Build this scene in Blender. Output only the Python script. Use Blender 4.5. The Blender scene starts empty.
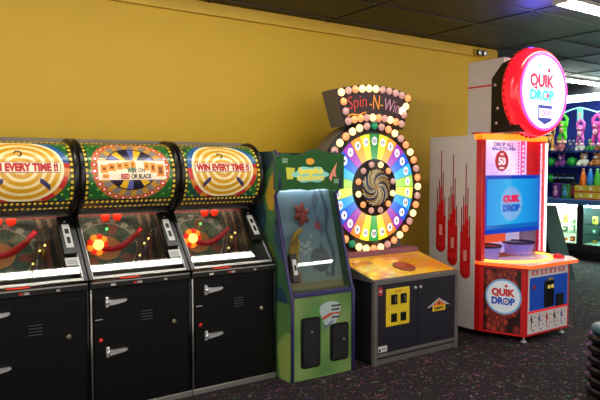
import bpy, bmesh, math, random
from mathutils import Vector, Matrix
PI = math.pi
sc = bpy.context.scene
col = sc.collection
rnd = random.Random(7)

# ------------------------------------------------------------------ colour / materials
def lin(c):
    out = []
    for v in c[:3]:
        v = v / 255.0
        out.append(v / 12.92 if v <= 0.04045 else ((v + 0.055) / 1.055) ** 2.4)
    return tuple(out) + (1.0,)

MATS = {}
def M(name, rgb, rough=0.5, metal=0.0, emit=0.0, noise=0.0, nscale=8.0, bump=0.0, emit_rgb=None, coat=0.0, spec=0.5):
    if name in MATS: return MATS[name]
    m = bpy.data.materials.new(name); m.use_nodes = True
    nt = m.node_tree; b = nt.nodes['Principled BSDF']
    c = lin(rgb)
    b.inputs['Base Color'].default_value = c
    b.inputs['Roughness'].default_value = rough
    b.inputs['Metallic'].default_value = metal
    b.inputs['Coat Weight'].default_value = coat
    b.inputs['Specular IOR Level'].default_value = spec
    if emit:
        b.inputs['Emission Color'].default_value = lin(emit_rgb or rgb)
        b.inputs['Emission Strength'].default_value = emit
    if noise or bump:
        tc = nt.nodes.new('ShaderNodeTexCoord'); n = nt.nodes.new('ShaderNodeTexNoise')
        n.inputs['Scale'].default_value = nscale; n.inputs['Detail'].default_value = 4
        nt.links.new(tc.outputs['Object'], n.inputs['Vector'])
        if noise:
            mx = nt.nodes.new('ShaderNodeMix'); mx.data_type = 'RGBA'
            mx.inputs[6].default_value = tuple(v * (1 - noise) for v in c[:3]) + (1,)
            mx.inputs[7].default_value = tuple(min(1, v * (1 + noise)) for v in c[:3]) + (1,)
            nt.links.new(n.outputs['Fac'], mx.inputs[0])
            nt.links.new(mx.outputs[2], b.inputs['Base Color'])
        if bump:
            bp = nt.nodes.new('ShaderNodeBump'); bp.inputs['Strength'].default_value = bump
            bp.inputs['Distance'].default_value = 0.01
            nt.links.new(n.outputs['Fac'], bp.inputs['Height']); nt.links.new(bp.outputs['Normal'], b.inputs['Normal'])
    MATS[name] = m
    return m

def ART(name, rough=0.4, emit=0.0, coat=0.0, base=1.0):
    """printed artwork: albedo comes from the colour attribute 'art'; back-lit prints also glow"""
    if name in MATS: return MATS[name]
    m = bpy.data.materials.new(name); m.use_nodes = True
    nt = m.node_tree; b = nt.nodes['Principled BSDF']
    a = nt.nodes.new('ShaderNodeAttribute'); a.attribute_name = 'art'
    mul = nt.nodes.new('ShaderNodeMix'); mul.data_type = 'RGBA'; mul.blend_type = 'MULTIPLY'
    mul.inputs[0].default_value = 1.0; mul.inputs[7].default_value = (base, base, base, 1)
    nt.links.new(a.outputs['Color'], mul.inputs[6])
    nt.links.new(mul.outputs[2], b.inputs['Base Color'])
    b.inputs['Roughness'].default_value = rough
    b.inputs['Coat Weight'].default_value = coat
    if emit:
        nt.links.new(a.outputs['Color'], b.inputs['Emission Color'])
        b.inputs['Emission Strength'].default_value = emit
    MATS[name] = m
    return m

def GLASS(name, tint=(255, 255, 255), ior=1.45, extra=0.0, rough=0.02):
    if name in MATS: return MATS[name]
    m = bpy.data.materials.new(name); m.use_nodes = True
    nt = m.node_tree; nt.nodes.clear()
    o = nt.nodes.new('ShaderNodeOutputMaterial'); mix = nt.nodes.new('ShaderNodeMixShader')
    t = nt.nodes.new('ShaderNodeBsdfTransparent'); g = nt.nodes.new('ShaderNodeBsdfGlossy')
    f = nt.nodes.new('ShaderNodeLayerWeight'); f.inputs['Blend'].default_value = 0.5
    pw = nt.nodes.new('ShaderNodeMath'); pw.operation = 'POWER'; pw.inputs[1].default_value = 5.0
    nt.links.new(f.outputs['Facing'], pw.inputs[0])
    f0 = ((ior - 1) / (ior + 1)) ** 2 + extra
    ad = nt.nodes.new('ShaderNodeMath'); ad.operation = 'MULTIPLY_ADD'; ad.inputs[1].default_value = 1 - f0; ad.inputs[2].default_value = f0; ad.use_clamp = True
    t.inputs['Color'].default_value = lin(tint); g.inputs['Roughness'].default_value = rough
    nt.links.new(pw.outputs[0], ad.inputs[0]); nt.links.new(ad.outputs[0], mix.inputs[0])
    nt.links.new(t.outputs[0], mix.inputs[1]); nt.links.new(g.outputs[0], mix.inputs[2])
    nt.links.new(mix.outputs[0], o.inputs['Surface'])
    MATS[name] = m
    return m

# ------------------------------------------------------------------ mesh builder
class MB:
    def __init__(self):
        self.bm = bmesh.new(); self.mats = []
        self.cl = self.bm.verts.layers.float_color.new('art')
    def mi(self, m):
        if m not in self.mats: self.mats.append(m)
        return self.mats.index(m)
    def _fin(self, faces, m, smooth=False, c=None):
        i = self.mi(m)
        for f in faces:
            f.material_index = i; f.smooth = smooth
            if c is not None:
                for v in f.verts: v[self.cl] = c
    def box(self, x0, x1, y0, y1, z0, z1, m, bevel=0.0, rot=None, pivot=None):
        vs = [self.bm.verts.new((x, y, z)) for x in (x0, x1) for y in (y0, y1) for z in (z0, z1)]
        idx = [(0, 1, 3, 2), (4, 6, 7, 5), (0, 4, 5, 1), (2, 3, 7, 6), (0, 2, 6, 4), (1, 5, 7, 3)]
        fs = [self.bm.faces.new([vs[i] for i in q]) for q in idx]
        if rot is not None:
            p = Vector(pivot if pivot else ((x0 + x1) / 2, (y0 + y1) / 2, (z0 + z1) / 2))
            for v in vs: v.co = rot @ (v.co - p) + p
        self._fin(fs, m)
        if bevel:
            es = list({e for f in fs for e in f.edges})
            r = bmesh.ops.bevel(self.bm, geom=es, offset=bevel, segments=2, affect='EDGES', profile=0.5)
            self._fin([f for f in r['faces']], m)
        return self
    def poly(self, pts, m, c=None, smooth=False):
        vs = [self.bm.verts.new(p) for p in pts]
        f = self.bm.faces.new(vs); self._fin([f], m, smooth, c)
        return vs
    def prism(self, pts, axis, d0, d1, m, side=None, c=None):
        """closed polygon pts (a,b) in the plane across axis, from d0 to d1"""
        def P(a, b, d): return {'x': (d, a, b), 'y': (a, d, b), 'z': (a, b, d)}[axis]
        n = len(pts)
        A = [self.bm.verts.new(P(a, b, d0)) for a, b in pts]; B = [self.bm.verts.new(P(a, b, d1)) for a, b in pts]
        caps = [self.bm.faces.new(A), self.bm.faces.new(B[::-1])]
        sides = [self.bm.faces.new((A[i], B[i], B[(i + 1) % n], A[(i + 1) % n])) for i in range(n)]
        self._fin(caps, m, False, c); self._fin(sides, side or m, False, c)
        bmesh.ops.recalc_face_normals(self.bm, faces=caps + sides)
        return self
    def tube(self, pts, r, m, n=10, cap=True, smooth=True, closed=False):
        pts = [Vector(p) for p in pts]; k = len(pts); rings = []
        rr = r if isinstance(r, (list, tuple)) else [r] * k
        up = None
        for i, p in enumerate(pts):
            if closed: t = pts[(i + 1) % k] - pts[i - 1]
            else: t = (pts[min(i + 1, k - 1)] - pts[max(i - 1, 0)])
            t = t.normalized()
            if up is None:
                up = Vector((0, 0, 1)) if abs(t.z) < 0.9 else Vector((1, 0, 0))
            a = t.cross(up).normalized(); b = a.cross(t).normalized(); up = b
            rings.append([self.bm.verts.new(p + rr[i] * (a * math.cos(2 * PI * j / n) + b * math.sin(2 * PI * j / n))) for j in range(n)])
        fs = []
        for i in range(k if closed else k - 1):
            A, B = rings[i], rings[(i + 1) % k]
            for j in range(n): fs.append(self.bm.faces.new((A[j], A[(j + 1) % n], B[(j + 1) % n], B[j])))
        if cap and not closed: fs += [self.bm.faces.new(rings[0][::-1]), self.bm.faces.new(rings[-1])]
        self._fin(fs, m, smooth); bmesh.ops.recalc_face_normals(self.bm, faces=fs)
        return self
    def lathe(self, prof, c, axis, m, n=24, smooth=True, cols=None):
        """prof = [(radius, height)], turned about axis through c"""
        c = Vector(c); rings = []
        for (r, h) in prof:
            ring = []
            for j in range(n):
                a = 2 * PI * j / n; u, v = r * math.cos(a), r * math.sin(a)
                p = {'z': (u, v, h), 'y': (u, h, v), 'x': (h, u, v)}[axis]
                ring.append(self.bm.verts.new(c + Vector(p)))
            rings.append(ring)
        fs = []
        for i in range(len(rings) - 1):
            mm = m[i] if isinstance(m, list) else m
            q = [self.bm.faces.new((rings[i][j], rings[i][(j + 1) % n], rings[i + 1][(j + 1) % n], rings[i + 1][j])) for j in range(n)]
            self._fin(q, mm, smooth); fs += q
        for ring, (r, h), mm in ((rings[0], prof[0], m[0] if isinstance(m, list) else m), (rings[-1], prof[-1], m[-1] if isinstance(m, list) else m)):
            if r > 1e-5:
                f = self.bm.faces.new(ring); self._fin([f], mm); fs.append(f)
        bmesh.ops.recalc_face_normals(self.bm, faces=fs)
        return self
    def ball(self, c, r, m, n=12, sc3=(1, 1, 1), rot=None):
        mt = Matrix.Translation(Vector(c)) @ (rot.to_4x4() if rot is not None else Matrix()) @ Matrix.Diagonal((sc3[0], sc3[1], sc3[2], 1))
        q = bmesh.ops.create_uvsphere(self.bm, u_segments=n, v_segments=max(6, n // 2 + 2), radius=r, matrix=mt)
        fs = list({f for v in q['verts'] for f in v.link_faces}); self._fin(fs, m, True)
        return self
    def grid(self, P, nu, nv, m, art=None, smooth=True):
        """surface P(s,t), s,t in 0..1; art(s,t) gives sRGB 0-255"""
        V = []
        for j in range(nv + 1):
            row = []
            for i in range(nu + 1):
                s, t = i / nu, j / nv
                v = self.bm.verts.new(P(s, t))
                if art: v[self.cl] = lin(art(s, t))
                row.append(v)
            V.append(row)
        fs = []
        for j in range(nv):
            for i in range(nu): fs.append(self.bm.faces.new((V[j][i], V[j][i + 1], V[j + 1][i + 1], V[j + 1][i])))
        self._fin(fs, m, smooth)
        return self
    def text(self, s, size, F, m, depth=0.002, bold=0.0, width=None, sx=1.0, shear=0.0):
        """lettering: centred text; F(x, y, z) places a letter point (x right, y up, z out)"""
        cu = bpy.data.curves.new('t', 'FONT'); cu.body = s; cu.size = size; cu.align_x = 'CENTER'; cu.align_y = 'CENTER'
        cu.extrude = depth / 2; cu.offset = bold; cu.resolution_u = 3; cu.shear = shear
        o = bpy.data.objects.new('t', cu); col.objects.link(o)
        bpy.context.view_layer.update()
        dg = bpy.context.evaluated_depsgraph_get()
        me = bpy.data.meshes.new_from_object(o.evaluated_get(dg))
        bpy.data.objects.remove(o); bpy.data.curves.remove(cu)
        if me.vertices:
            xs = [v.co.x for v in me.vertices]; w = max(xs) - min(xs); cx = (max(xs) + min(xs)) / 2
            ys = [v.co.y for v in me.vertices]; cy = (max(ys) + min(ys)) / 2
            k = (width / w) if width else sx
            vs = [self.bm.verts.new(F((v.co.x - cx) * k, v.co.y - cy, v.co.z + depth / 2)) for v in me.vertices]
            fs = []
            for p in me.polygons:
                try: fs.append(self.bm.faces.new([vs[i] for i in p.vertices]))
                except ValueError: pass
            self._fin(fs, m)
        bpy.data.meshes.remove(me)
        return self
    def build(self, name, parent=None, loc=None, rz=0.0):
        me = bpy.data.meshes.new(name)
        self.bm.normal_update(); self.bm.to_mesh(me); self.bm.free()
        for m in self.mats: me.materials.append(m)
        o = bpy.data.objects.new(name, me); col.objects.link(o)
        if parent is not None: o.parent = parent
        if loc is not None: o.location = loc
        if rz: o.rotation_euler = (0, 0, rz)
        return o

def tag(o, label=None, cat=None, group=None, kind=None):
    if label: o['label'] = label
    if cat: o['category'] = cat
    if group: o['group'] = group
    if kind: o['kind'] = kind
    return o
def thing(name, label, cat, loc=(0, 0, 0), rz=0.0, group=None):
    o = bpy.data.objects.new(name, None); col.objects.link(o)
    o.location = loc; o.rotation_euler = (0, 0, rz); o.empty_display_size = 0.1
    return tag(o, label, cat, group)
def struct(mb, name): return tag(mb.build(name), kind='structure')
def front(x0, y0, z0):            # lettering on a face looking toward -Y
    return lambda x, y, z: (x0 + x, y0 - z, z0 + y)
def mixc(a, b, t): return tuple(a[i] + (b[i] - a[i]) * t for i in range(3))

# ------------------------------------------------------------------ shared materials
BLACK = M('black_laminate', (5, 5, 6), 0.45, noise=0.25, nscale=30, spec=0.2)
BLACKP = M('black_plastic', (12, 12, 13), 0.3)
BLACKM = M('matte_black', (10, 10, 11), 0.7)
GREYBOX = M('grey_laminate', (108, 98, 88), 0.5, noise=0.08)
CHROME = M('chrome', (225, 225, 228), 0.3, 0.75)
ALU = M('brushed_aluminium', (170, 168, 162), 0.38, 0.85, noise=0.1, nscale=40)
STEEL = M('painted_silver', (128, 126, 120), 0.45, 0.2, noise=0.1)
WHITEP = M('white_plastic', (225, 222, 215), 0.45)
LABELW = M('white_label', (205, 205, 200), 0.6)
DARKTXT = M('dark_ink', (25, 25, 30), 0.6)
REDINK = M('red_ink', (190, 25, 30), 0.5)
YEL = M('yellow_print', (235, 200, 30), 0.5)

# ------------------------------------------------------------------ setting
WY, CZ = 4.70, 2.86
def wall_mat():
    m = M('yellow_wall_paint', (196, 157, 22), 0.6, noise=0.05, nscale=1.3)
    return m
def carpet_mat():
    m = bpy.data.materials.new('arcade_carpet'); m.use_nodes = True
    nt = m.node_tree; b = nt.nodes['Principled BSDF']; b.inputs['Roughness'].default_value = 0.95
    b.inputs['Specular IOR Level'].default_value = 0.15
    tc = nt.nodes.new('ShaderNodeTexCoord')
    dn = nt.nodes.new('ShaderNodeTexNoise'); dn.inputs['Scale'].default_value = 14; dn.inputs['Detail'].default_value = 2
    nt.links.new(tc.outputs['Object'], dn.inputs['Vector'])
    add = nt.nodes.new('ShaderNodeMix'); add.data_type = 'RGBA'; add.blend_type = 'LINEAR_LIGHT'; add.inputs[0].default_value = 0.09
    nt.links.new(tc.outputs['Object'], add.inputs[6]); nt.links.new(dn.outputs['Color'], add.inputs[7])
    base = nt.nodes.new('ShaderNodeTexNoise'); base.inputs['Scale'].default_value = 60; base.inputs['Detail'].default_value = 3
    nt.links.new(tc.outputs['Object'], base.inputs['Vector'])
    br = nt.nodes.new('ShaderNodeValToRGB')
    br.color_ramp.elements[0].position = 0.35; br.color_ramp.elements[0].color = lin((26, 21, 24))
    br.color_ramp.elements[1].position = 0.7; br.color_ramp.elements[1].color = lin((58, 48, 52))
    nt.links.new(base.outputs['Fac'], br.inputs[0])
    last = br.outputs['Color']
    def specks(scale, stretch, thr, ramp, prev, off):
        mp = nt.nodes.new('ShaderNodeMapping'); mp.inputs['Scale'].default_value = stretch; mp.inputs['Location'].default_value = off
        nt.links.new(add.outputs[2], mp.inputs['Vector'])
        v = nt.nodes.new('ShaderNodeTexVoronoi'); v.inputs['Scale'].default_value = scale
        nt.links.new(mp.outputs[0], v.inputs['Vector'])
        lt = nt.nodes.new('ShaderNodeMath'); lt.operation = 'LESS_THAN'; lt.inputs[1].default_value = thr
        nt.links.new(v.outputs['Distance'], lt.inputs[0])
        sep = nt.nodes.new('ShaderNodeSeparateColor'); nt.links.new(v.outputs['Color'], sep.inputs[0])
        gate = nt.nodes.new('ShaderNodeMath'); gate.operation = 'GREATER_THAN'; gate.inputs[1].default_value = 0.42
        nt.links.new(sep.outputs[1], gate.inputs[0])
        mu = nt.nodes.new('ShaderNodeMath'); mu.operation = 'MULTIPLY'
        nt.links.new(lt.outputs[0], mu.inputs[0]); nt.links.new(gate.outputs[0], mu.inputs[1])
        r = nt.nodes.new('ShaderNodeValToRGB'); r.color_ramp.interpolation = 'CONSTANT'
        els = r.color_ramp.elements
        els[0].color = lin(ramp[0]); els[0].position = 0
        els[1].color = lin(ramp[1]); els[1].position = 1 / len(ramp)
        for k in range(2, len(ramp)):
            e = els.new(k / len(ramp)); e.color = lin(ramp[k])
        nt.links.new(sep.outputs[0], r.inputs[0])
        mx = nt.nodes.new('ShaderNodeMix'); mx.data_type = 'RGBA'
        nt.links.new(mu.outputs[0], mx.inputs[0]); nt.links.new(prev, mx.inputs[6]); nt.links.new(r.outputs['Color'], mx.inputs[7])
        return mx.outputs[2]
    last = specks(13, (1.0, 2.0, 1), 0.27, [(120, 62, 88), (92, 84, 80), (70, 110, 84), (150, 78, 108), (110, 96, 84), (84, 60, 112)], last, (0, 0, 0))
    last = specks(21, (2.2, 1.0, 1), 0.24, [(160, 104, 122), (96, 120, 104), (140, 124, 108), (110, 60, 90)], last, (3.3, 1.7, 0))
    nt.links.new(last, b.inputs['Base Color'])
    bp = nt.nodes.new('ShaderNodeBump'); bp.inputs['Strength'].default_value = 0.4; bp.inputs['Distance'].default_value = 0.004
    nz = nt.nodes.new('ShaderNodeTexNoise'); nz.inputs['Scale'].default_value = 300
    nt.links.new(tc.outputs['Object'], nz.inputs['Vector']); nt.links.new(nz.outputs['Fac'], bp.inputs['Height'])
    nt.links.new(bp.outputs['Normal'], b.inputs['Normal'])
    return m
def ceiling_mat():
    m = bpy.data.materials.new('dark_ceiling_tile'); m.use_nodes = True
    nt = m.node_tree; b = nt.nodes['Principled BSDF']; b.inputs['Roughness'].default_value = 0.55
    tc = nt.nodes.new('ShaderNodeTexCoord')
    n = nt.nodes.new('ShaderNodeTexNoise'); n.inputs['Scale'].default_value = 1.2; n.inputs['Detail'].default_value = 5
    nt.links.new(tc.outputs['Object'], n.inputs['Vector'])
    r = nt.nodes.new('ShaderNodeValToRGB')
    r.color_ramp.elements[0].position = 0.3; r.color_ramp.elements[0].color = lin((20, 16, 19))
    r.color_ramp.elements[1].position = 0.75; r.color_ramp.elements[1].color = lin((38, 31, 32))
    nt.links.new(n.outputs['Fac'], r.inputs[0]); nt.links.new(r.outputs[0], b.inputs['Base Color'])
    return m

struct(MB().box(-4, 13, -6, 9.5, -0.1, 0, carpet_mat()), 'floor')
cb = MB(); cb.box(-4, 13, -6, 9.5, CZ, CZ + 0.1, ceiling_mat())
struct(cb, 'ceiling')
gm = M('ceiling_grid_bar', (27, 23, 24), 0.5, noise=0.2)
g = MB()
y = -5.84
while y < 9.4:
    g.box(-4, 13, y, y + 0.025, CZ - 0.008, CZ, gm); y += 0.61
x = -3.8
while x < 13:
    g.box(x, x + 0.025, -6, 9.5, CZ - 0.008, CZ, gm); x += 1.22
struct(g, 'trim_2')
w = MB(); w.box(-4, 5.99, WY, WY + 0.15, 0, CZ, wall_mat()); struct(w, 'wall_back')
t = MB(); t.box(-4, 5.995, WY - 0.035, WY, CZ - 0.105, CZ, M('yellow_trim_paint', (196, 158, 40), 0.5, noise=0.05), bevel=0.006); struct(t, 'trim_1')
b_ = MB(); b_.box(-4, 5.99, WY - 0.012, WY, 0, 0.1, M('black_vinyl_base', (20, 19, 20), 0.5, noise=0.1)); struct(b_, 'baseboard_back')
DW = M('deep_blue_wall', (26, 32, 92), 0.6, noise=0.15, nscale=3)
struct(MB().box(10.75, 10.9, -4, 9.5, 0, CZ, DW), 'wall_right')
struct(MB().box(5.84, 10.75, 9.3, 9.45, 0, CZ, M('dark_far_wall', (40, 38, 48), 0.7, noise=0.15)), 'wall_far')
struct(MB().box(5.84, 5.99, WY + 0.15, 9.3, 0, CZ, M('dark_side_wall', (60, 52, 44), 0.7, noise=0.15)), 'wall_side')

# ceiling fluorescent strips (one continuous row in front of the games; its end shows top right)
LAMP = M('fluorescent_diffuser', (255, 250, 240), 0.5, emit=34.0)
HOUS = M('lamp_housing', (200, 198, 192), 0.5, 0.1, noise=0.05)
def strip(x0, x1, y, label, mat=LAMP, wdt=0.13):
    t = thing('ceiling_light', label, 'light', ((x0 + x1) / 2, y, CZ), 0, 'fluorescent strips on the dark ceiling')
    h = (x1 - x0) / 2
    MB().box(-h, h, -wdt / 2, wdt / 2, -0.035, 0, HOUS, bevel=0.004).build('housing', t)
    MB().box(-h + 0.004, h - 0.004, -wdt / 2 + 0.012, wdt / 2 - 0.012, -0.06, -0.034, mat, bevel=0.008).build('diffuser', t)
    for s in (-1, 1): MB().box(s * h - 0.003, s * h + 0.003, -wdt / 2, wdt / 2, -0.062, 0, HOUS).build('end_cap', t)
for x, yy, ll in ((-0.1, 3.29, 'long white fluorescent strip above the leftmost coin pusher'),
                  (2.35, 3.29, 'long white fluorescent strip above the right coin pusher'),
                  (5.75, 2.93, 'long white fluorescent strip showing at top right of the photo'),
                  (0.05, -1.34, 'fluorescent strip farthest left of the row behind the viewer'),
                  (2.5, -1.34, 'fluorescent strip in the row behind the viewer, opposite the coin pushers'),
                  (4.95, -1.34, 'fluorescent strip in the row behind the viewer, opposite the prize wheel'),
                  (9.5, 5.45, 'short run of fluorescent strip far right, above the prize counter'),
                  (2.0, 0.6, 'added fluorescent strip in the unseen middle row, before the coin pushers'),  # unseen middle-row strips added to brighten the room
                  (8.2, 0.6, 'added fluorescent strip in the unseen middle row, before the prize counter')):
    strip(x - 1.224, x + 1.224, yy, ll, LAMP, 0.075 if yy == 3.29 else (0.09 if yy < 0 else 0.13))

# ------------------------------------------------------------------ coin pushers
PW = 0.655; PH = PW / 2; FY = 3.717
DR, DCY, DCZ = 0.225, 0.372, 1.44          # marquee drum
GY0, GZ0, GY1, GZ1 = 0.008, 0.83, 0.36, 1.215
PGLASS = GLASS('pusher_glass', (228, 230, 228), 1.5, 0.015, 0.015)
DRUM_ART = ART('drum_print', 0.35, emit=0.12, coat=0.4)
IN_ART = ART('playfield_print', 0.5, emit=0.05)
BULB_Y = M('yellow_bulb', (250, 205, 70), 0.4, emit=0.5)
LAMP_O = M('orange_lamp', (255, 120, 25), 0.4, emit=2.2)
LAMP_Y = M('amber_lamp', (255, 215, 110), 0.4, emit=2.5)
LAMP_R = M('red_lamp', (245, 50, 25), 0.4, emit=0.9)
LAMP_G = M('green_lamp', (80, 240, 110), 0.4, emit=1.5)
ARM = M('red_translucent_ramp', (190, 22, 30), 0.25, emit=0.12)
COIN = M('coin_metal', (112, 108, 100), 0.35, 0.7, noise=0.25, nscale=60)
DECK = M('playfield_deck', (84, 84, 82), 0.45, 0.2, noise=0.4, nscale=12)

def spot(u, v, cu, cv, r): return (u - cu) ** 2 + (v - cv) ** 2 < r * r
def drum_common(u, v, H):
    """frame of yellow dots around the drum print; u right, v up in metres, H = arc length"""
    if v < 0.185:
        k = (u % 0.032) - 0.016
        for vv in (0.162, 0.112):
            if k * k + ((v - vv) ** 2) < 0.010 ** 2: return (246, 205, 60)
        return (30, 27, 28)
    if v > H - 0.10:
        k = (u % 0.032) - 0.016
        if k * k + (v - (H - 0.075)) ** 2 < 0.009 ** 2: return (240, 200, 60)
        return (44, 46, 40)
    if abs(u) > 0.272:
        k = (v % 0.036) - 0.018
        if k * k + (abs(u) - 0.285) ** 2 < 0.011 ** 2: return (248, 210, 60)
        return (24, 26, 22)
    return None
def drum_bullseye(u, v, H):
    q = drum_common(u, v, H)
    if q: return q
    vc = 0.392
    r = math.hypot(u / 0.238, (v - vc) / 0.212)
    if r < 1.0:
        if r < 0.2: base = (226, 190, 130) if (math.atan2(v - vc, u) * 6 / PI) % 2 < 1 else (240, 214, 160)
        else: base = (218, 158, 18) if ((r - 0.2) * 5.0) % 1.0 < 0.58 else (250, 222, 160)
        if r > 0.965: base = (250, 240, 200)
        # little dark darts and curl over the rings
        for sx in (-1, 1):
            a, b2 = u * sx - 0.128, v - (vc - 0.095)
            if abs(a) < 0.03 and -0.045 < b2 < 0.03 and abs(b2 + a * 0.9) < 0.018: base = (56, 46, 92)
        rr = math.hypot(u + 0.01, v - (vc + 0.095))
        if 0.014 < rr < 0.024 and not (u < -0.01 and v < vc + 0.095): base = (30, 26, 20)
        return base
    if r < 1.14:
        k = math.atan2(v - vc, u)
        return (196, 44, 34) if (k * 12 / PI) % 2 < 1.2 and v < vc + 0.03 else ((40, 92, 150) if v > vc else (214, 130, 40))
    if math.sin(u * 90) * math.sin(v * 90) > 0.75: return (150, 190, 60)
    return (34, 96, 42) if math.sin(u * 31 + v * 23) > -0.5 else (26, 74, 60)
def drum_wheel(u, v, H):
    q = drum_common(u, v, H)
    if q: return q
    vc = 0.392
    r = math.hypot(u / 0.258, (v - vc) / 0.222); a = math.atan2((v - vc) / 0.222, u / 0.258)
    if r < 0.62:
        k = (a * 9 / PI) % 3
        if r < 0.08: return (220, 60, 30)
        return (236, 184, 30) if k < 0.9 else ((92, 96, 158) if k < 1.7 else (26, 20, 44))
    if r < 0.66: return (60, 30, 30)
    if r < 0.84:
        k = (a * 16 / PI) % 2
        return (206, 150, 44) if k < 0.7 + (0.84 - r) * 2 else (136, 126, 118)
    if r < 1.0:
        n = 30; k = (a / (2 * PI) * n) % 1 - 0.5
        d = math.hypot(k * 0.05, (r - 0.92) * 0.24)
        if d < 0.008: return (250, 240, 225)
        if d < 0.019: return (214, 40, 40)
        return (190, 134, 50)
    if math.sin(u * 80) * math.sin(v * 80) > 0.8: return (120, 170, 60)
    return (34, 98, 40)

def drumP(u, th, dr=0.0):
    r = DR + dr
    return (u, DCY - r * math.cos(th), DCZ + r * math.sin(th))
TH0, TH1 = math.radians(-84), math.radians(92)
HARC = DR * (TH1 - TH0)
def drumF(u0, v0, dr=0.003):
    def F(x, y, z):
        th = TH0 + (v0 + y) / DR
        return drumP(u0 + x, th, dr + z)
    return F
def gl(x, s, off=0.0):
    """point on the sloped glass: s 0 bottom..1 top, off outwards"""
    L = math.hypot(GY1 - GY0, GZ1 - GZ0); ny, nz = -(GZ1 - GZ0) / L, (GY1 - GY0) / L
    return (x, GY0 + (GY1 - GY0) * s + ny * off, GZ0 + (GZ1 - GZ0) * s + nz * off)
def slab(mb, x0, x1, s0, s1, o0, o1, m):
    P = [gl(x, s, o) for x in (x0, x1) for s in (s0, s1) for o in (o0, o1)]
    vs = [mb.bm.verts.new(p) for p in P]
    fs = [mb.bm.faces.new([vs[i] for i in q]) for q in [(0, 1, 3, 2), (4, 6, 7, 5), (0, 4, 5, 1), (2, 3, 7, 6), (0, 2, 6, 4), (1, 5, 7, 3)]]
    mb._fin(fs, m); bmesh.ops.recalc_face_normals(mb.bm, faces=fs)

def playfield_art(seed):
    rr = random.Random(seed); ph = rr.uniform(0, 6)
    def f(s, t):
        u, v = (s - 0.33) * 0.62, (t - 0.40) * 0.52
        r = math.hypot(u, v * 1.1); a = math.atan2(v, u)
        c = (62, 66, 58) if math.sin(s * 23 + ph) + math.sin(t * 19 + s * 6) > 0 else (48, 58, 54)
        if r < 0.26:
            c = (70, 98, 82)
            if 0.215 < r < 0.25: c = (186, 182, 166) if (a * 16 / PI) % 2 < 1 else (110, 116, 108)
            elif 0.205 < r < 0.215: c = (190, 186, 172)
            elif 0.12 < r < 0.20 and (a * 7 / PI + ph) % 2 < 0.9: c = (120, 140, 118) if (a * 3.5 / PI) % 2 < 1 else (150, 84, 60)
            elif r < 0.10: c = (206, 150, 90)
        elif s > 0.70:
            k = math.sin(s * 60 + t * 9)
            c = (136, 112, 92) if k > 0.4 else ((96, 40, 44) if k > 0.1 else (66, 54, 50))
        if t > 0.93: c = (84, 140, 76)
        if 0.885 < t < 0.905: c = (150, 40, 40)
        return c
    return f

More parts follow.
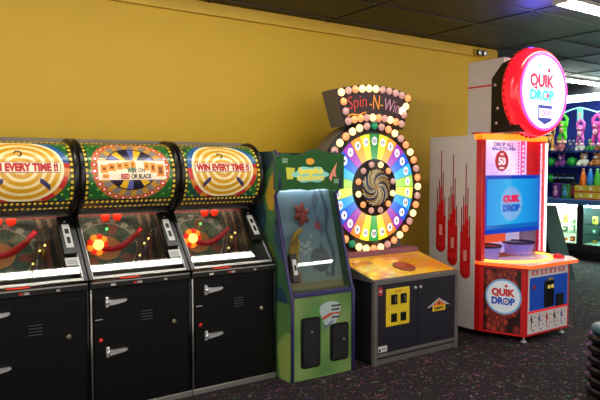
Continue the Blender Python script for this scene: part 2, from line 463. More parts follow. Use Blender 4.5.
def make_pusher(xc, kind, label, arm_v, coins):
    T = thing('coin_pusher_game', label, 'arcade game', (xc, FY, 0), 0, 'row of three coin pushers')
    H = PH - 0.003
    m = MB()
    m.box(-H, H, 0.0, 0.82, 0.035, 0.78, BLACK, bevel=0.004)
    prof = [(0.0, 0.78), (0.0, 0.815), (0.35, 1.20), (0.372, 1.23), (0.40, 1.60), (0.5, 1.665), (0.82, 1.665), (0.82, 0.78)]
    for s in (-1, 1):
        m.prism(prof, 'x', s * H, s * (H - 0.018), BLACK)
    m.box(-H + 0.018, H - 0.018, 0.80, 0.82, 0.78, 1.665, BLACKM)
    m.build('cabinet', T)
    MB().box(-H, H, -0.012, 0.80, 0.0, 0.036, ALU, bevel=0.003).build('kick_strip', T)
    # door with latches, lock, vent
    d = MB(); d.box(-0.30, 0.30, -0.008, 0.0, 0.07, 0.735, BLACK, bevel=0.003)
    d.tube([(-0.317, -0.006, 0.04), (-0.317, -0.006, 0.80)], 0.006, ALU, 6)
    d.tube([(0.318, -0.006, 0.04), (0.318, -0.006, 0.80)], 0.005, BLACKP, 6)
    door = d.build('door', T)
    for z in (0.693, 0.388):
        l = MB()
        l.box(-0.235, -0.215, -0.022, -0.008, z - 0.032, z + 0.032, CHROME, bevel=0.004)
        l.prism([(-0.225, z - 0.018), (-0.19, z - 0.016), (-0.125, z - 0.006), (-0.108, z + 0.004), (-0.112, z + 0.012), (-0.19, z + 0.012), (-0.225, z + 0.018)], 'y', -0.038, -0.016, CHROME)
        l.tube([(-0.226, -0.008, z), (-0.226, -0.04, z)], 0.012, CHROME, 10)
        l.build('latch', door)
    v = MB()
    for k in range(4): v.box(-0.012, 0.062, -0.0105, -0.0075, 0.607 - k * 0.018, 0.611 - k * 0.018, M('vent_edge', (70, 70, 72), 0.5))
    v.build('vent', door)
    MB().lathe([(0.0, -0.014), (0.013, -0.014), (0.015, -0.008), (0.015, -0.006)], (0.207, 0, 0.515), 'y', M('lock_brass', (140, 134, 112), 0.4, 0.6), 14).build('lock', door)
    MB().lathe([(0.0, -0.017), (0.010, -0.015), (0.013, -0.008), (0.013, -0.006)], (-0.263, 0, 0.463), 'y', M('red_button', (215, 40, 30), 0.35), 14).build('button', door)
    MB().box(-0.295, -0.25, -0.011, -0.007, 0.588, 0.593, CHROME).build('coin_return_slot', door)
    # front rail
    r = MB(); r.box(-H, H, -0.014, 0.03, 0.775, 0.822, BLACKP, bevel=0.008)
    r.box(-H + .01, H - .01, -0.016, -0.010, 0.812, 0.820, ALU)
    rail = r.build('front_rail', T)
    for (sx, cc, ww) in ((-0.06, (190, 40, 40), 0.02), (-0.035, (180, 170, 160), 0.03), (-0.2, (210, 205, 190), 0.03), (0.14, (170, 160, 150), 0.02)):
        MB().box(sx, sx + ww, -0.0175, -0.0155, 0.790, 0.803, M('sticker_%d' % cc[1], cc, 0.5)).build('sticker', rail)
    # sloped window
    g = MB(); slab(g, -0.315, 0.315, 0.0, 1.0, -0.003, 0.003, PGLASS); g.build('window_glass', T)
    f = MB()
    for s in (-1, 1):
        slab(f, s * 0.323, s * 0.300, -0.01, 1.0, -0.004, 0.016, BLACKP)
        slab(f, s * 0.303, s * 0.2965, 0.0, 1.0, 0.003, 0.012, CHROME)
    slab(f, -0.30, 0.30, 0.955, 1.0, 0.0, 0.014, ALU)
    slab(f, -0.30, 0.30, 0.0, 0.035, 0.003, 0.012, ALU)
    f.build('window_frame', T)
    # coin slot mechanism on the glass, with printed plate
    c = MB(); slab(c, 0.222, 0.296, 0.36, 0.90, 0.006, 0.03, BLACKP)
    cs = c.build('coin_slot', T)
    l = MB(); slab(l, 0.240, 0.284, 0.44, 0.78, 0.03, 0.033, LABELW)
    slab(l, 0.250, 0.274, 0.64, 0.71, 0.033, 0.035, DARKTXT); slab(l, 0.252, 0.272, 0.50, 0.59, 0.033, 0.035, DARKTXT)
    slab(l, 0.256, 0.268, 0.81, 0.825, 0.03, 0.034, CHROME)
    l.build('instruction_plate', cs)
    if kind != 3:
        l = MB(); slab(l, 0.222, 0.296, 0.22, 0.33, 0.004, 0.006, LABELW)
        for k in range(3): slab(l, 0.232, 0.29, 0.245 + k * 0.022, 0.251 + k * 0.022, 0.006, 0.007, M('grey_ink', (120, 120, 125), 0.6))
        l.build('sticker', T)
    # marquee drum
    art = drum_wheel if kind == 2 else drum_bullseye
    m = MB()
    m.grid(lambda s, t: drumP((s - 0.5) * 0.60, TH0 + t * (TH1 - TH0)), 240, 220, DRUM_ART, lambda s, t: art((s - 0.5) * 0.60, t * HARC, HARC))
    cream = M('banner_cream', (250, 226, 196), 0.4, emit=0.22); gold = M('banner_gold', (236, 150, 40), 0.4, emit=0.2)
    red = M('banner_red', (184, 22, 24), 0.4, emit=0.15); grn = M('banner_green', (30, 96, 62), 0.4, emit=0.1); blk = M('banner_black', (34, 22, 20), 0.4)
    def band(u0, u1, v0, v1, mat, dr):
        m.grid(lambda s, t: drumP(u0 + (u1 - u0) * s, TH0 + (v0 + (v1 - v0) * t) / DR, dr), 8, 10, mat)
    if kind == 2:
        band(-0.215, 0.225, 0.315, 0.442, cream, 0.0015)
        m.text('WIN', 0.045, drumF(-0.003, 0.376, 0.002), grn, 0.002, 0.002, width=0.058)
        m.text('ON', 0.036, drumF(0.062, 0.376, 0.002), blk, 0.002, 0.0, width=0.042)
        m.text('RED', 0.044, drumF(-0.045, 0.337, 0.002), red, 0.002, 0.002, width=0.055)
        m.text('OR BLACK', 0.040, drumF(0.060, 0.337, 0.002), blk, 0.002, 0.001, width=0.135)
        for (u0, u1, v0, v1) in ((-0.20, -0.155, 0.36, 0.41), (-0.152, -0.105, 0.37, 0.42), (-0.10, -0.06, 0.38, 0.425), (-0.055, -0.015, 0.385, 0.43), (-0.01, 0.025, 0.392, 0.437), (0.08, 0.115, 0.375, 0.43), (0.12, 0.16, 0.36, 0.425), (0.165, 0.215, 0.335, 0.415), (-0.19, -0.15, 0.325, 0.352)):
            band(u0, u1, v0, v1, gold, 0.0025)
            band(u0 + 0.012, u1 - 0.012, v0 + 0.016, v1 - 0.016, M('banner_brown', (150, 70, 30), 0.4), 0.0032)
    else:
        band(-0.215, 0.218, 0.363, 0.427, blk, 0.0012)
        band(-0.212, 0.215, 0.366, 0.424, cream, 0.0020)
        m.text('WIN EVERY TIME !!', 0.062, drumF(-0.002, 0.395, 0.003), red, 0.002, 0.0034, width=0.41)
    m.build('marquee', T)
    # black end rims of the drum with a row of small bulbs
    for s in (-1, 1):
        q = MB()
        q.tube([drumP(s * 0.308, math.radians(a), 0.006) for a in range(-92, 128, 8)], 0.017, BLACKP, 8)
        q.build('drum_rim', T)
    q = MB()
    q.prism([(DCY - 0.05, 1.24), (0.82, 1.24), (0.82, 1.69), (0.47, 1.69), (0.43, 1.63), (DCY - 0.05, 1.56)], 'x', -H, H, GREYBOX)
    q.build('top_housing', T)
    # inside
    MB().box(-0.27, 0.27, 0.362, 0.39, 1.2175, 1.235, M('added_fill_lamp', (255, 236, 200), 0.5, emit=6.5), bevel=0.004).build('added_fill_lamp', T)  # hidden glowing strip added to brighten the playfield
    q = MB(); q.grid(lambda s, t: (-0.30 + 0.60 * s, 0.30 + 0.16 * t, 0.80 + 0.43 * t), 90, 70, IN_ART, playfield_art(kind))
    q.build('playfield_backboard', T)
    q = MB(); q.box(-0.30, 0.30, 0.03, 0.34, 0.786, 0.80, DECK); q.build('playfield_deck', T)
    q = MB(); q.box(-0.28, 0.28, 0.20, 0.30, 0.80, 0.845, DECK, bevel=0.006); q.build('pusher_shelf', T)
    ax = -0.19
    q = MB()
    pts = []
    for i in range(15):
        k = i / 14
        pts.append((ax + 0.02 + 0.26 * k, 0.27 - 0.02 * k, 0.985 + 0.085 * k * k + arm_v * k - 0.03 * math.sin(PI * k)))
    q.tube(pts, [0.022 - 0.006 * abs(i - 7) / 7 for i in range(15)], ARM, 8)
    q.build('ramp', T)
    fl = MB()
    for k in range(9):
        a = 2 * PI * k / 9
        fl.ball((ax + 0.045 * math.cos(a), 0.27, 1.01 + 0.045 * math.sin(a)), 0.026, LAMP_O if k % 2 else LAMP_R, 8, (1, 0.5, 1))
    fl.ball((ax, 0.255, 1.01), 0.034, LAMP_Y, 10)
    fl.build('flower_lamp', T)
    for (bx, by, bz, mm, rr_) in ((0.11, 0.25, 1.0, LAMP_Y, 0.007), (0.06, 0.2, 0.93, LAMP_Y, 0.007), (-0.14, 0.24, 1.11, LAMP_G, 0.009), (-0.02, 0.15, 0.88, LAMP_G, 0.008), (0.14, 0.25, 1.03, LAMP_Y, 0.008)):
        MB().ball((bx, by, bz), rr_, mm, 8).build('bulb', T)
    q = MB()
    for px in (-0.10, -0.02):
        q.lathe([(0, 0.0), (0.03, 0.0), (0.03, 0.008), (0, 0.008)], (px + (0.07 if kind == 3 else 0), 0.395, 1.175), 'y', LAMP_R, 14)
    q.box(-0.2, 0.1, 0.40, 0.41, 1.172, 1.180, ALU)
    q.build('score_lamps', T)
    q = MB()
    for k in range(5):
        x0 = 0.09 + 0.035 * k; q.box(x0, x0 + 0.022, 0.30 + 0.02 * (k % 2), 0.312 + 0.02 * (k % 2), 0.86, 1.13 - 0.03 * (k % 3), M('prize_ticket_%d' % k, [(120, 96, 80), (96, 84, 76), (140, 70, 60), (70, 66, 64), (130, 110, 90)][k], 0.6), rot=Matrix.Rotation(0.2 - 0.1 * k, 3, 'Y'))
    q.build('hanging_prize_cards', T)
    sv = MB()
    for k in range(3):
        a = 0.6 + k * 2 * PI / 3
        sv.tube([(0.15 + 0.05 * math.cos(a), 0.33, 0.985 + 0.06 * math.sin(a)), (0.15, 0.32, 0.985), (0.15 - 0.045 * math.cos(a + 0.5), 0.325, 0.985 - 0.05 * math.sin(a + 0.5))], [0.004, 0.013, 0.003], [M('prize_gold', (220, 170, 80), 0.3, 0.6), M('prize_silver', (200, 200, 200), 0.25, 0.6), M('prize_gold', (220, 170, 80), 0.3, 0.6)][kind - 1], 6)
    sv.build('spinner', T)
    MB().box(0.06, 0.20, 0.24, 0.31, 0.86, 0.875, M('copper_ledge', (170, 96, 50), 0.4, 0.3), bevel=0.004).build('ledge', T)
    MB().box(-0.1, 0.02, 0.09, 0.13, 0.80, 0.815, LAMP_R, bevel=0.005).build('win_chute_light', T)
    cm = MB(); rr = random.Random(kind * 11)
    for k in range(coins):
        a = rr.uniform(-0.28, 0.28); b = rr.uniform(0.045, 0.195); hz = 0.8005 + 0.003 * (k % 4)
        if -0.12 < a < 0.04 and 0.07 < b < 0.15: continue
        cm.lathe([(0, hz), (0.0115, hz), (0.0115, hz + 0.002), (0, hz + 0.002)], (a, b, 0), 'z', COIN, 10, smooth=False)
    co = cm.build('coin_bed', None, (xc, FY, 0))
    tag(co, 'silver coins lying on the deck of the %s' % ({1: 'leftmost coin pusher, cut by the photo edge', 2: 'middle coin pusher with the red or black banner', 3: 'right coin pusher beside the green game'}[kind]), 'coins', 'coin beds in the pushers', 'stuff')
    return T
X3 = 2.0225
make_pusher(X3 - 2 * PW, 1, 'black coin pusher cut by the left photo edge, bullseye drum marquee with red lettering', 0.05, 150)
make_pusher(X3 - PW, 2, 'middle black coin pusher, drum marquee says win on red or black', 0.03, 150)
make_pusher(X3, 3, 'right black coin pusher with bullseye drum marquee, next to the green underwater game', 0.0, 150)

# ------------------------------------------------------------------ green underwater kids game
def make_sea_game():
    T = thing('ticket_game', 'green kids ticket game with wavy marquee and underwater backdrop behind glass', 'arcade game', (2.358, 3.530, 0), -0.04)
    Wd = 0.548
    side = ART('sea_side_print', 0.45)
    purple = M('purple_edge', (52, 44, 98), 0.4)
    prof = [(0.0, 0.0), (0.0, 0.60), (0.03, 0.66), (0.235, 1.30), (0.175, 1.36), (0.185, 1.585), (0.24, 1.62), (0.77, 1.62), (0.77, 0.0)]
    def sideart(y, z):
        k = math.sin(y * 17 + z * 5) + math.sin(z * 11 - y * 6)
        if z > 1.1: return (196, 158, 48) if k > 0.9 else ((70, 120, 70) if k > -0.3 else (34, 60, 70))
        if z > 0.55: return (150, 150, 50) if k > 1.0 else ((62, 104, 66) if k > -0.6 else (40, 70, 92))
        return (150, 172, 84) if k > 0.3 else (92, 134, 72)
    for sx in (0, 1):
        m = MB(); x0 = 0.0 if sx == 0 else Wd - 0.02
        m.prism(prof, 'x', x0, x0 + 0.02, M('sea_side_green', (70, 106, 60), 0.5))
        # printed outer face
        def front_y(z):
            pz = prof[:7]
            for (ya, za), (yb, zb) in zip(pz, pz[1:]):
                if za <= z <= zb: return ya + (yb - ya) * (z - za) / (zb - za) if zb > za else ya
            return 0.24
        xf = -0.002 if sx == 0 else Wd + 0.002
        m.grid(lambda s, t: (xf, front_y(t * 1.62) + (0.77 - front_y(t * 1.62)) * s, t * 1.62), 40, 90, side, lambda s, t: sideart(s * 0.7, t * 1.62))
        m.build('side_panel', T)
        e = MB(); e.tube([(x0 + 0.01, a - 0.004, b) for a, b in prof[:7]], 0.013, purple, 6); e.build('edge_trim', T)
    m = MB()
    m.box(0.02, Wd - 0.02, 0.73, 0.75, 0.02, 1.60, BLACKM); m.box(0.02, Wd - 0.02, 0.25, 0.75, 1.59, 1.61, BLACKM)
    m.build('back_panel', T)
    gart = ART('sea_front_print', 0.45)
    def basea(s, t):
        k = math.sin(s * 9 + 2 * t) + math.sin(t * 8 - s * 5 + 1)
        c = mixc((84, 128, 62), (132, 160, 92), 0.5 + 0.25 * k)
        if math.hypot(s - 0.42, (t - 0.72) * 1.1) < 0.17: c = mixc(c, (84, 150, 80), 0.6)
        return c
    m = MB(); m.box(0.02, Wd - 0.02, 0.008, 0.05, 0.0, 0.60, M('sea_base_green', (110, 150, 74), 0.5))
    m.grid(lambda s, t: (0.02 + (Wd - 0.04) * s, 0.006, 0.012 + 0.585 * t), 40, 40, gart, basea)
    m.build('base_panel', T)
    # pale striped sticker
    m = MB()
    blob = [(0.335 + 0.085 * math.cos(a) * (1 + 0.18 * math.sin(3 * a)), 0.455 + 0.10 * math.sin(a) * (1 + 0.15 * math.cos(2 * a))) for a in [2 * PI * k / 22 for k in range(22)]]
    m.prism(blob, 'y', 0.002, 0.0058, M('pale_sticker', (176, 196, 196), 0.5))
    for k in range(4): m.box(0.345, 0.425 - 0.01 * (k % 2), 0.0005, 0.003, 0.500 - k * 0.028, 0.512 - k * 0.028, DARKTXT if k != 2 else M('sticker_red', (196, 70, 44), 0.5))
    m.box(0.265, 0.35, 0.0005, 0.003, 0.425, 0.447, M('sticker_red', (196, 70, 44), 0.5), rot=Matrix.Rotation(-0.35, 3, 'Y'))
    m.box(0.275, 0.37, 0.0005, 0.003, 0.365, 0.38, M('sticker_purple', (110, 104, 150), 0.5), rot=Matrix.Rotation(-0.6, 3, 'Y'))
    m.build('sticker', T)
    def rrect(x0, x1, z0, z1, r):
        p = []
        for cx, cz, a0 in ((x1 - r, z1 - r, 0), (x0 + r, z1 - r, 90), (x0 + r, z0 + r, 180), (x1 - r, z0 + r, 270)):
            for k in range(5):
                a = math.radians(a0 + 22.5 * k); p.append((cx + r * math.cos(a), cz + r * math.sin(a)))
        return p
    for (x0, x1, z0, z1) in ((0.085, 0.245, 0.085, 0.445), (0.335, 0.495, 0.10, 0.375)):
        m = MB(); m.prism(rrect(x0, x1, z0, z1, 0.025), 'y', -0.006, 0.006, BLACKP)
        m.prism(rrect(x0 + 0.015, x1 - 0.015, z0 + 0.015, z1 - 0.015, 0.018), 'y', -0.012, -0.006, BLACKM)
        d = m.build('door', T)
        MB().lathe([(0, -0.018), (0.009, -0.018), (0.009, -0.011)], ((x0 + x1) / 2 + (0.03 if x0 > .3 else 0), 0, z1 - (0.12 if x0 > .3 else 0.1)), 'y', STEEL, 12).build('lock', d)
    m = MB(); m.box(0.02, Wd - 0.02, -0.012, 0.03, 0.595, 0.625, purple, bevel=0.006); m.build('front_rail', T)
    # play area: printed back board and glass
    def sea(s, t):
        c = mixc((182, 184, 156), (126, 152, 170), min(1, t * 1.35))
        c = mixc(c, (160, 180, 188), 0.5 + 0.5 * math.sin(s * 5 + t * 2) if t > 0.55 else 0.15)
        w2 = 0.03 * math.sin(t * 14)
        if abs(s - 0.72 - w2) < 0.035 + 0.03 * math.sin(t * 23) and t > 0.12: c = mixc(c, (104, 110, 122), 0.75)
        if abs(s - 0.87 + w2) < 0.03 and t > 0.1: c = mixc(c, (80, 90, 108), 0.75)
        if math.hypot((s - 0.66) * 0.5, (t - 0.28) * 0.72) < 0.085: c = (112, 114, 116) if (s * 40) % 1 < .8 else (126, 126, 126)
        if t < 0.07: c = (176, 160, 110)
        # coral, starfish-coloured and bubble shapes
        if math.hypot((s - 0.70) * 0.5, (t - 0.62) * 0.72) < 0.028: c = (190, 70, 84)
        for (a, b, r) in ((0.40, 0.36, 0.018), (0.48, 0.44, 0.02), (0.56, 0.52, 0.014)):
            d = math.hypot((s - a) * 0.5, (t - b) * 0.72)
            if r * 0.6 < d < r: c = (214, 214, 208)
        for (a, b) in ((0.30, 0.44), (0.32, 0.38)):
            if abs((t - b) * 0.72 - 0.012 * math.sin(s * 40)) < 0.009 and a < s < a + 0.22: c = (222, 220, 212)
        k = math.hypot((s - 0.2) * 0.5, (t - 0.12) * 0.72)
        if k < 0.05 and t > 0.06: c = (196, 132, 82)
        return c
    m = MB(); m.grid(lambda s, t: (0.02 + (Wd - 0.04) * s, 0.10 + 0.205 * t, 0.62 + 0.72 * t), 70, 90, ART('sea_backdrop_print', 0.5, emit=0.06), sea)
    m.box(0.02, Wd - 0.02, 0.03, 0.11, 0.61, 0.625, M('sand_deck', (150, 140, 100), 0.6))
    m.build('backdrop', T)
    MB().box(0.06, Wd - 0.06, 0.255, 0.272, 1.36, 1.375, M('sea_fill_light', (235, 240, 240), 0.5, emit=14.0), bevel=0.003).build('added_fill_lamp', T)  # unseen glowing strip added to lift the dark backdrop
    # coral branches standing in the sand, built as shapes
    cor = MB()
    for (a, b, h, mm) in ((0.085, 0.78, 0.22, (226, 170, 50)), (0.12, 0.80, 0.20, (226, 180, 60)), (0.06, 0.78, 0.16, (224, 160, 44))):
        cor.tube([(a, 0.13, b - 0.06), (a + 0.01, 0.14, b + h * 0.4), (a + 0.035, 0.15, b + h * 0.75), (a + 0.03, 0.165, b + h)], [0.018, 0.022, 0.016, 0.008], M('coral_%d' % mm[1], mm, 0.6), 7)
    cor.tube([(0.10, 0.15, 0.95), (0.15, 0.165, 1.03), (0.20, 0.175, 1.05)], [0.018, 0.02, 0.015], M('coral_170', (226, 170, 50), 0.6), 7)
    for k in range(6):
        a = k * PI / 3 + 0.3
        cor.tube([(0.225, 0.215, 1.16), (0.225 + 0.065 * math.cos(a), 0.215 + 0.02 * math.sin(a), 1.16 + 0.085 * math.sin(a))], [0.035, 0.012], M('coral_red', (206, 92, 74), 0.6), 7)
    cor.build('coral_ornament', T)
    sg = GLASS('sea_game_glass', (222, 228, 230), 1.5, 0.02, 0.02)
    m = MB(); vs = []
    m.prism([(0.012, 0.62), (0.018, 0.62), (0.229, 1.33), (0.223, 1.33)], 'x', 0.02, Wd - 0.02, sg); m.build('window_glass', T)
    m = MB(); m.box(0.03, 0.085, -0.005, 0.03, 0.70, 0.90, BLACKP, bevel=0.006, rot=Matrix.Rotation(-0.29, 3, 'X'), pivot=(0.05, 0.02, 0.66)); cs = m.build('coin_slot', T)
    m = MB(); m.box(0.042, 0.073, -0.008, -0.005, 0.75, 0.86, LABELW, rot=Matrix.Rotation(-0.29, 3, 'X'), pivot=(0.05, 0.02, 0.66))
    m.box(0.049, 0.066, -0.010, -0.008, 0.78, 0.82, DARKTXT, rot=Matrix.Rotation(-0.29, 3, 'X'), pivot=(0.05, 0.02, 0.66)); m.build('instruction_plate', cs)
    # wavy marquee
    top = [(-0.012, 1.575), (0.02, 1.585), (0.05, 1.605), (0.10, 1.60), (0.15, 1.588), (0.21, 1.60), (0.27, 1.632), (0.33, 1.640), (0.38, 1.622), (0.42, 1.602), (0.48, 1.606), (0.53, 1.612), (0.558, 1.60)]
    bot = [(0.556, 1.345), (0.50, 1.335), (0.44, 1.338), (0.38, 1.350), (0.32, 1.344), (0.25, 1.335), (0.18, 1.350), (0.12, 1.348), (0.06, 1.338), (0.0, 1.340), (-0.012, 1.36)]
    top = [(a * 1.06 - 0.018, b) for a, b in top]; bot = [(a * 1.06 - 0.018, b) for a, b in bot]
    gm_ = M('marquee_green', (8, 82, 14), 0.6, emit=0.03, noise=0.2, nscale=14)
    m = MB(); m.prism(top + bot, 'y', 0.1650, 0.1850, gm_, side=purple)
    sp = [(0.27 + 0.150 * math.cos(a) * (1 + 0.10 * math.cos(6 * a)), 1.452 + 0.058 * math.sin(a) * (1 + 0.12 * math.cos(6 * a))) for a in [2 * PI * k / 40 for k in range(40)]]
    m.prism(sp, 'y', 0.1610, 0.1655, M('splat_cyan', (128, 206, 196), 0.4, emit=0.12))
    ty = M('letter_yellow', (240, 220, 70), 0.4, emit=0.15); to = M('letter_olive', (150, 130, 30), 0.4)
    m.text('SpongeBob', 0.062, front(0.27, 0.1615, 1.474), ty, 0.003, 0.003, width=0.215)
    m.text('SQUAREPANTS', 0.044, front(0.27, 0.1615, 1.424), ty, 0.003, 0.002, width=0.235)
    # plain ornaments of the print: a round amber blob, a yellow and a pink sea shape
    m.prism([(0.265 + 0.036 * math.cos(a), 1.548 + 0.024 * math.sin(a)) for a in [2 * PI * k / 14 for k in range(14)]], 'y', 0.1605, 0.1655, M('amber_blob', (232, 160, 40), 0.4, emit=0.1))
    m.prism([(0.07, 1.42), (0.12, 1.42), (0.135, 1.50), (0.06, 1.505)], 'y', 0.1615, 0.1655, M('yellow_blob', (206, 204, 56), 0.4, emit=0.1))
    m.prism([(0.435, 1.43), (0.455, 1.47), (0.475, 1.50), (0.505, 1.54), (0.49, 1.47), (0.50, 1.43), (0.47, 1.445), (0.452, 1.40)], 'y', 0.1615, 0.1655, M('pink_blob', (226, 140, 110), 0.4, emit=0.1))
    for (a, b) in ((0.03, 1.535), (0.478, 1.385)):
        m.box(a, a + 0.045, 0.163, 0.1655, b, b + 0.035, M('pale_green_note', (120, 160, 120), 0.5))
    m.build('marquee', T)
make_sea_game()

# ------------------------------------------------------------------ prize wheel game
def make_wheel_game():
    T = thing('prize_wheel_game', 'navy prize wheel game with rainbow wheel and ring of round bulbs', 'arcade game', (3.072, 3.476, 0))
    Wd = 0.927
    NAVY = M('navy_panel', (27, 26, 38), 0.45, noise=0.12, nscale=20)
    EXT = M('grey_extrusion', (112, 108, 106), 0.4, 0.3, noise=0.1)
    m = MB(); m.box(0.012, Wd - 0.012, 0.012, 0.80, 0.02, 0.62, NAVY); m.build('cabinet', T)
    f = MB()
    for x in (0, Wd - 0.035): f.box(x, x + 0.035, -0.006, 0.03, 0.0, 0.645, EXT, bevel=0.003)
    f.box(0.035, Wd - 0.035, -0.004, 0.03, 0.615, 0.645, EXT, bevel=0.003)
    f.box(0.035, Wd - 0.035, -0.008, 0.03, 0.062, 0.085, EXT, bevel=0.003)
    f.box(0.035, Wd - 0.035, 0.004, 0.03, 0.002, 0.042, EXT, bevel=0.003)
    f.build('frame', T)
    d = MB(); d.box(0.04, 0.455, 0.0, 0.012, 0.09, 0.61, NAVY, bevel=0.002); d1 = d.build('door', T)
    d = MB(); d.box(0.462, 0.887, 0.0, 0.012, 0.09, 0.61, NAVY, bevel=0.002); d2 = d.build('door', T)
    for dd, x in ((d1, 0.43), (d2, 0.488)):
        MB().lathe([(0, -0.010), (0.011, -0.010), (0.012, 0.0)], (x, 0, 0.558), 'y', CHROME, 14).build('lock', dd)
    c = MB(); c.box(0.118, 0.362, -0.010, 0.0, 0.288, 0.578, YEL, bevel=0.004)
    for (a, b) in ((0.128, 0.568), (0.352, 0.568), (0.128, 0.298), (0.352, 0.298), (0.128, 0.43), (0.352, 0.43)):
        c.lathe([(0, -0.013), (0.004, -0.013), (0.005, -0.009)], (a, 0, b), 'y', STEEL, 8)
    c.box(0.21, 0.27, -0.0112, -0.0098, 0.548, 0.562, M('orange_mark', (226, 130, 30), 0.5))
    cp = c.build('coin_panel', T)
    for x in (0.195, 0.294):
        q = MB(); q.box(x - 0.031, x + 0.031, -0.018, -0.009, 0.455, 0.532, BLACKP, bevel=0.004); 
        q.box(x + 0.004, x + 0.012, -0.021, -0.017, 0.475, 0.515, ALU); q.build('coin_slot', cp)
        q = MB(); q.box(x - 0.030, x + 0.030, -0.014, -0.009, 0.318, 0.385, BLACKM, bevel=0.004)
        q.box(x - 0.022, x + 0.022, -0.016, -0.0135, 0.326, 0.377, BLACKP); q.build('coin_return', cp)
    s = MB(); s.prism([(0.565, 0.375), (0.70, 0.445), (0.835, 0.375), (0.775, 0.385), (0.70, 0.415), (0.62, 0.385)], 'y', -0.003, 0.0, M('silver_ink', (176, 176, 180), 0.4))
    s.prism([(0.625, 0.385), (0.70, 0.432), (0.775, 0.385), (0.775, 0.378), (0.625, 0.378)], 'y', -0.004, -0.001, M('emblem_orange', (232, 110, 40), 0.4))
    s.prism([(0.628, 0.340), (0.628, 0.383), (0.772, 0.383), (0.772, 0.340)], 'y', -0.0045, -0.001, M('emblem_yellow', (240, 196, 40), 0.4))
    s.text('KMPD', 0.034, front(0.70, -0.0045, 0.362), DARKTXT, 0.001, 0.001, width=0.105)
    s.ball((0.70, -0.004, 0.403), 0.011, DARKTXT, 8, (1, .2, 1)); s.build('emblem', d2)
    q = MB(); q.box(0.045, 0.085, -0.0015, 0.0005, 0.535, 0.60, M('sticker_crimson', (190, 40, 50), 0.5)); q.box(0.051, 0.079, -0.002, -0.001, 0.56, 0.575, LABELW); q.build('sticker', d1)
    q = MB(); q.box(0.045, 0.135, -0.0015, 0.0005, 0.10, 0.145, LABELW); q.box(0.05, 0.07, -0.002, -0.001, 0.105, 0.125, DARKTXT); q.box(0.08, 0.12, -0.002, -0.001, 0.118, 0.124, DARKTXT); q.build('sticker', d1)
    # sloped play deck, back-lit amber print
    def deck(s, t):
        c = mixc((232, 176, 40), (206, 128, 20), 0.5 + 0.5 * math.sin(s * 7 + t * 4))
        if math.hypot((s - 0.42), (t - 0.66) * 0.6) < 0.13: c = (255, 186, 60)
        if t < 0.55 and s < 0.46: c = mixc(c, (236, 214, 96), max(0, 0.55 + 0.45 * math.sin(s * 31 + 2 * math.sin(t * 9)) * math.sin(t * 17 + s * 5)))
        if 0.05 < s < 0.27 and 0.62 < t < 0.80: c = (196, 92, 40) if (s * 60) % 2 < 1.3 else (222, 140, 50)
        if 0.62 < s < 0.96 and 0.28 < t < 0.46: c = (200, 70, 36) if (s * 50 + t * 10) % 2 < 1.2 else (232, 176, 50)
        if 0.45 < s < 0.92 and 0.70 < t < 0.86: c = (206, 110, 60) if (s * 50) % 2 < 1.1 else (226, 160, 80)
        if 0.02 > t or t > 0.985: c = (120, 80, 30)
        return c
    def dz(y): return 0.652 + (y - 0.0) * 0.235
    m = MB(); m.prism([(0.0, 0.635), (0.0, 0.652), (0.46, dz(0.46)), (0.46, 0.635)], 'x', 0.0, Wd, EXT)
    m.grid(lambda s, t: (0.012 + (Wd - 0.024) * s, 0.008 + 0.445 * t, dz(0.008 + 0.445 * t) + 0.002), 90, 60, ART('deck_print', 0.22, emit=0.22, coat=0.6), deck)
    m.build('control_panel', T)
    nrm = Matrix.Rotation(math.atan(0.235), 3, 'X')
    q = MB(); q.lathe([(0.095, 0.0), (0.095, 0.010), (0.085, 0.016), (0.075, 0.014), (0.0, 0.020)], (0, 0, 0), 'z', [M('copper_rim', (150, 84, 60), 0.35, 0.4), M('copper_rim', (150, 84, 60), 0.35, 0.4), M('copper_rim', (150, 84, 60), 0.35, 0.4), M('button_red', (160, 50, 36), 0.25, emit=0.1)], 28)
    for v in q.bm.verts: v.co = nrm @ v.co + Vector((0.475, 0.175, dz(0.175) + 0.002))
    q.build('push_button', T)
    # wheel stand and backboard
    CX, CY, CZ_ = 0.450, 0.530, 1.334
    m = MB(); m.prism([(0.10, 0.62), (Wd - 0.10, 0.62), (Wd - 0.10, 1.25), (0.10, 1.25)], 'y', 0.58, 0.80, M('grey_back', (96, 88, 82), 0.5, noise=0.1))
    m.box(0.0, Wd, 0.46, 0.62, 0.60, 0.80, M('mauve_board', (150, 92, 104), 0.5, noise=0.1))
    m.build('wheel_stand', T)
    DK = M('wheel_black', (22, 18, 20), 0.4); GB = M('housing_grey', (98, 88, 80), 0.5, noise=0.1)
    m = MB(); m.lathe([(0.0, 0.26), (0.53, 0.22), (0.558, 0.20), (0.565, 0.02), (0.557, 0.0), (0.0, 0.0)], (CX, CY, CZ_), 'y', [GB, GB, GB, DK, DK], 64)
    m.build('wheel_housing', T)
    # coloured wheel: 26 wedges
    seq = [(24, 120, 50), (206, 214, 40), (240, 150, 50), (150, 50, 170), (30, 90, 214), (40, 170, 236), (150, 206, 70), (214, 226, 70), (30, 150, 230), (24, 84, 210), (140, 44, 160), (244, 130, 40), (250, 222, 40), (40, 150, 60)]
    nums = ['50', '10', '8', '6', '4', '10', '5', '5', '10', '4', '6', '8', '10', '50']
    WA = ART('wheel_print', 0.35, emit=0.85, base=0.6)
    m = MB(); m.lathe([(0.0, 0.0), (0.462, 0.0), (0.462, -0.012), (0.0, -0.012)], (CX, CY, CZ_), 'y', DK, 64)
    wh = M('wheel_white', (245, 245, 245), 0.4, emit=0.5); bl = M('wheel_blue_ink', (30, 30, 120), 0.5)
    def rim(r, a, y): return (CX + r * math.sin(a), CY + y, CZ_ + r * math.cos(a))
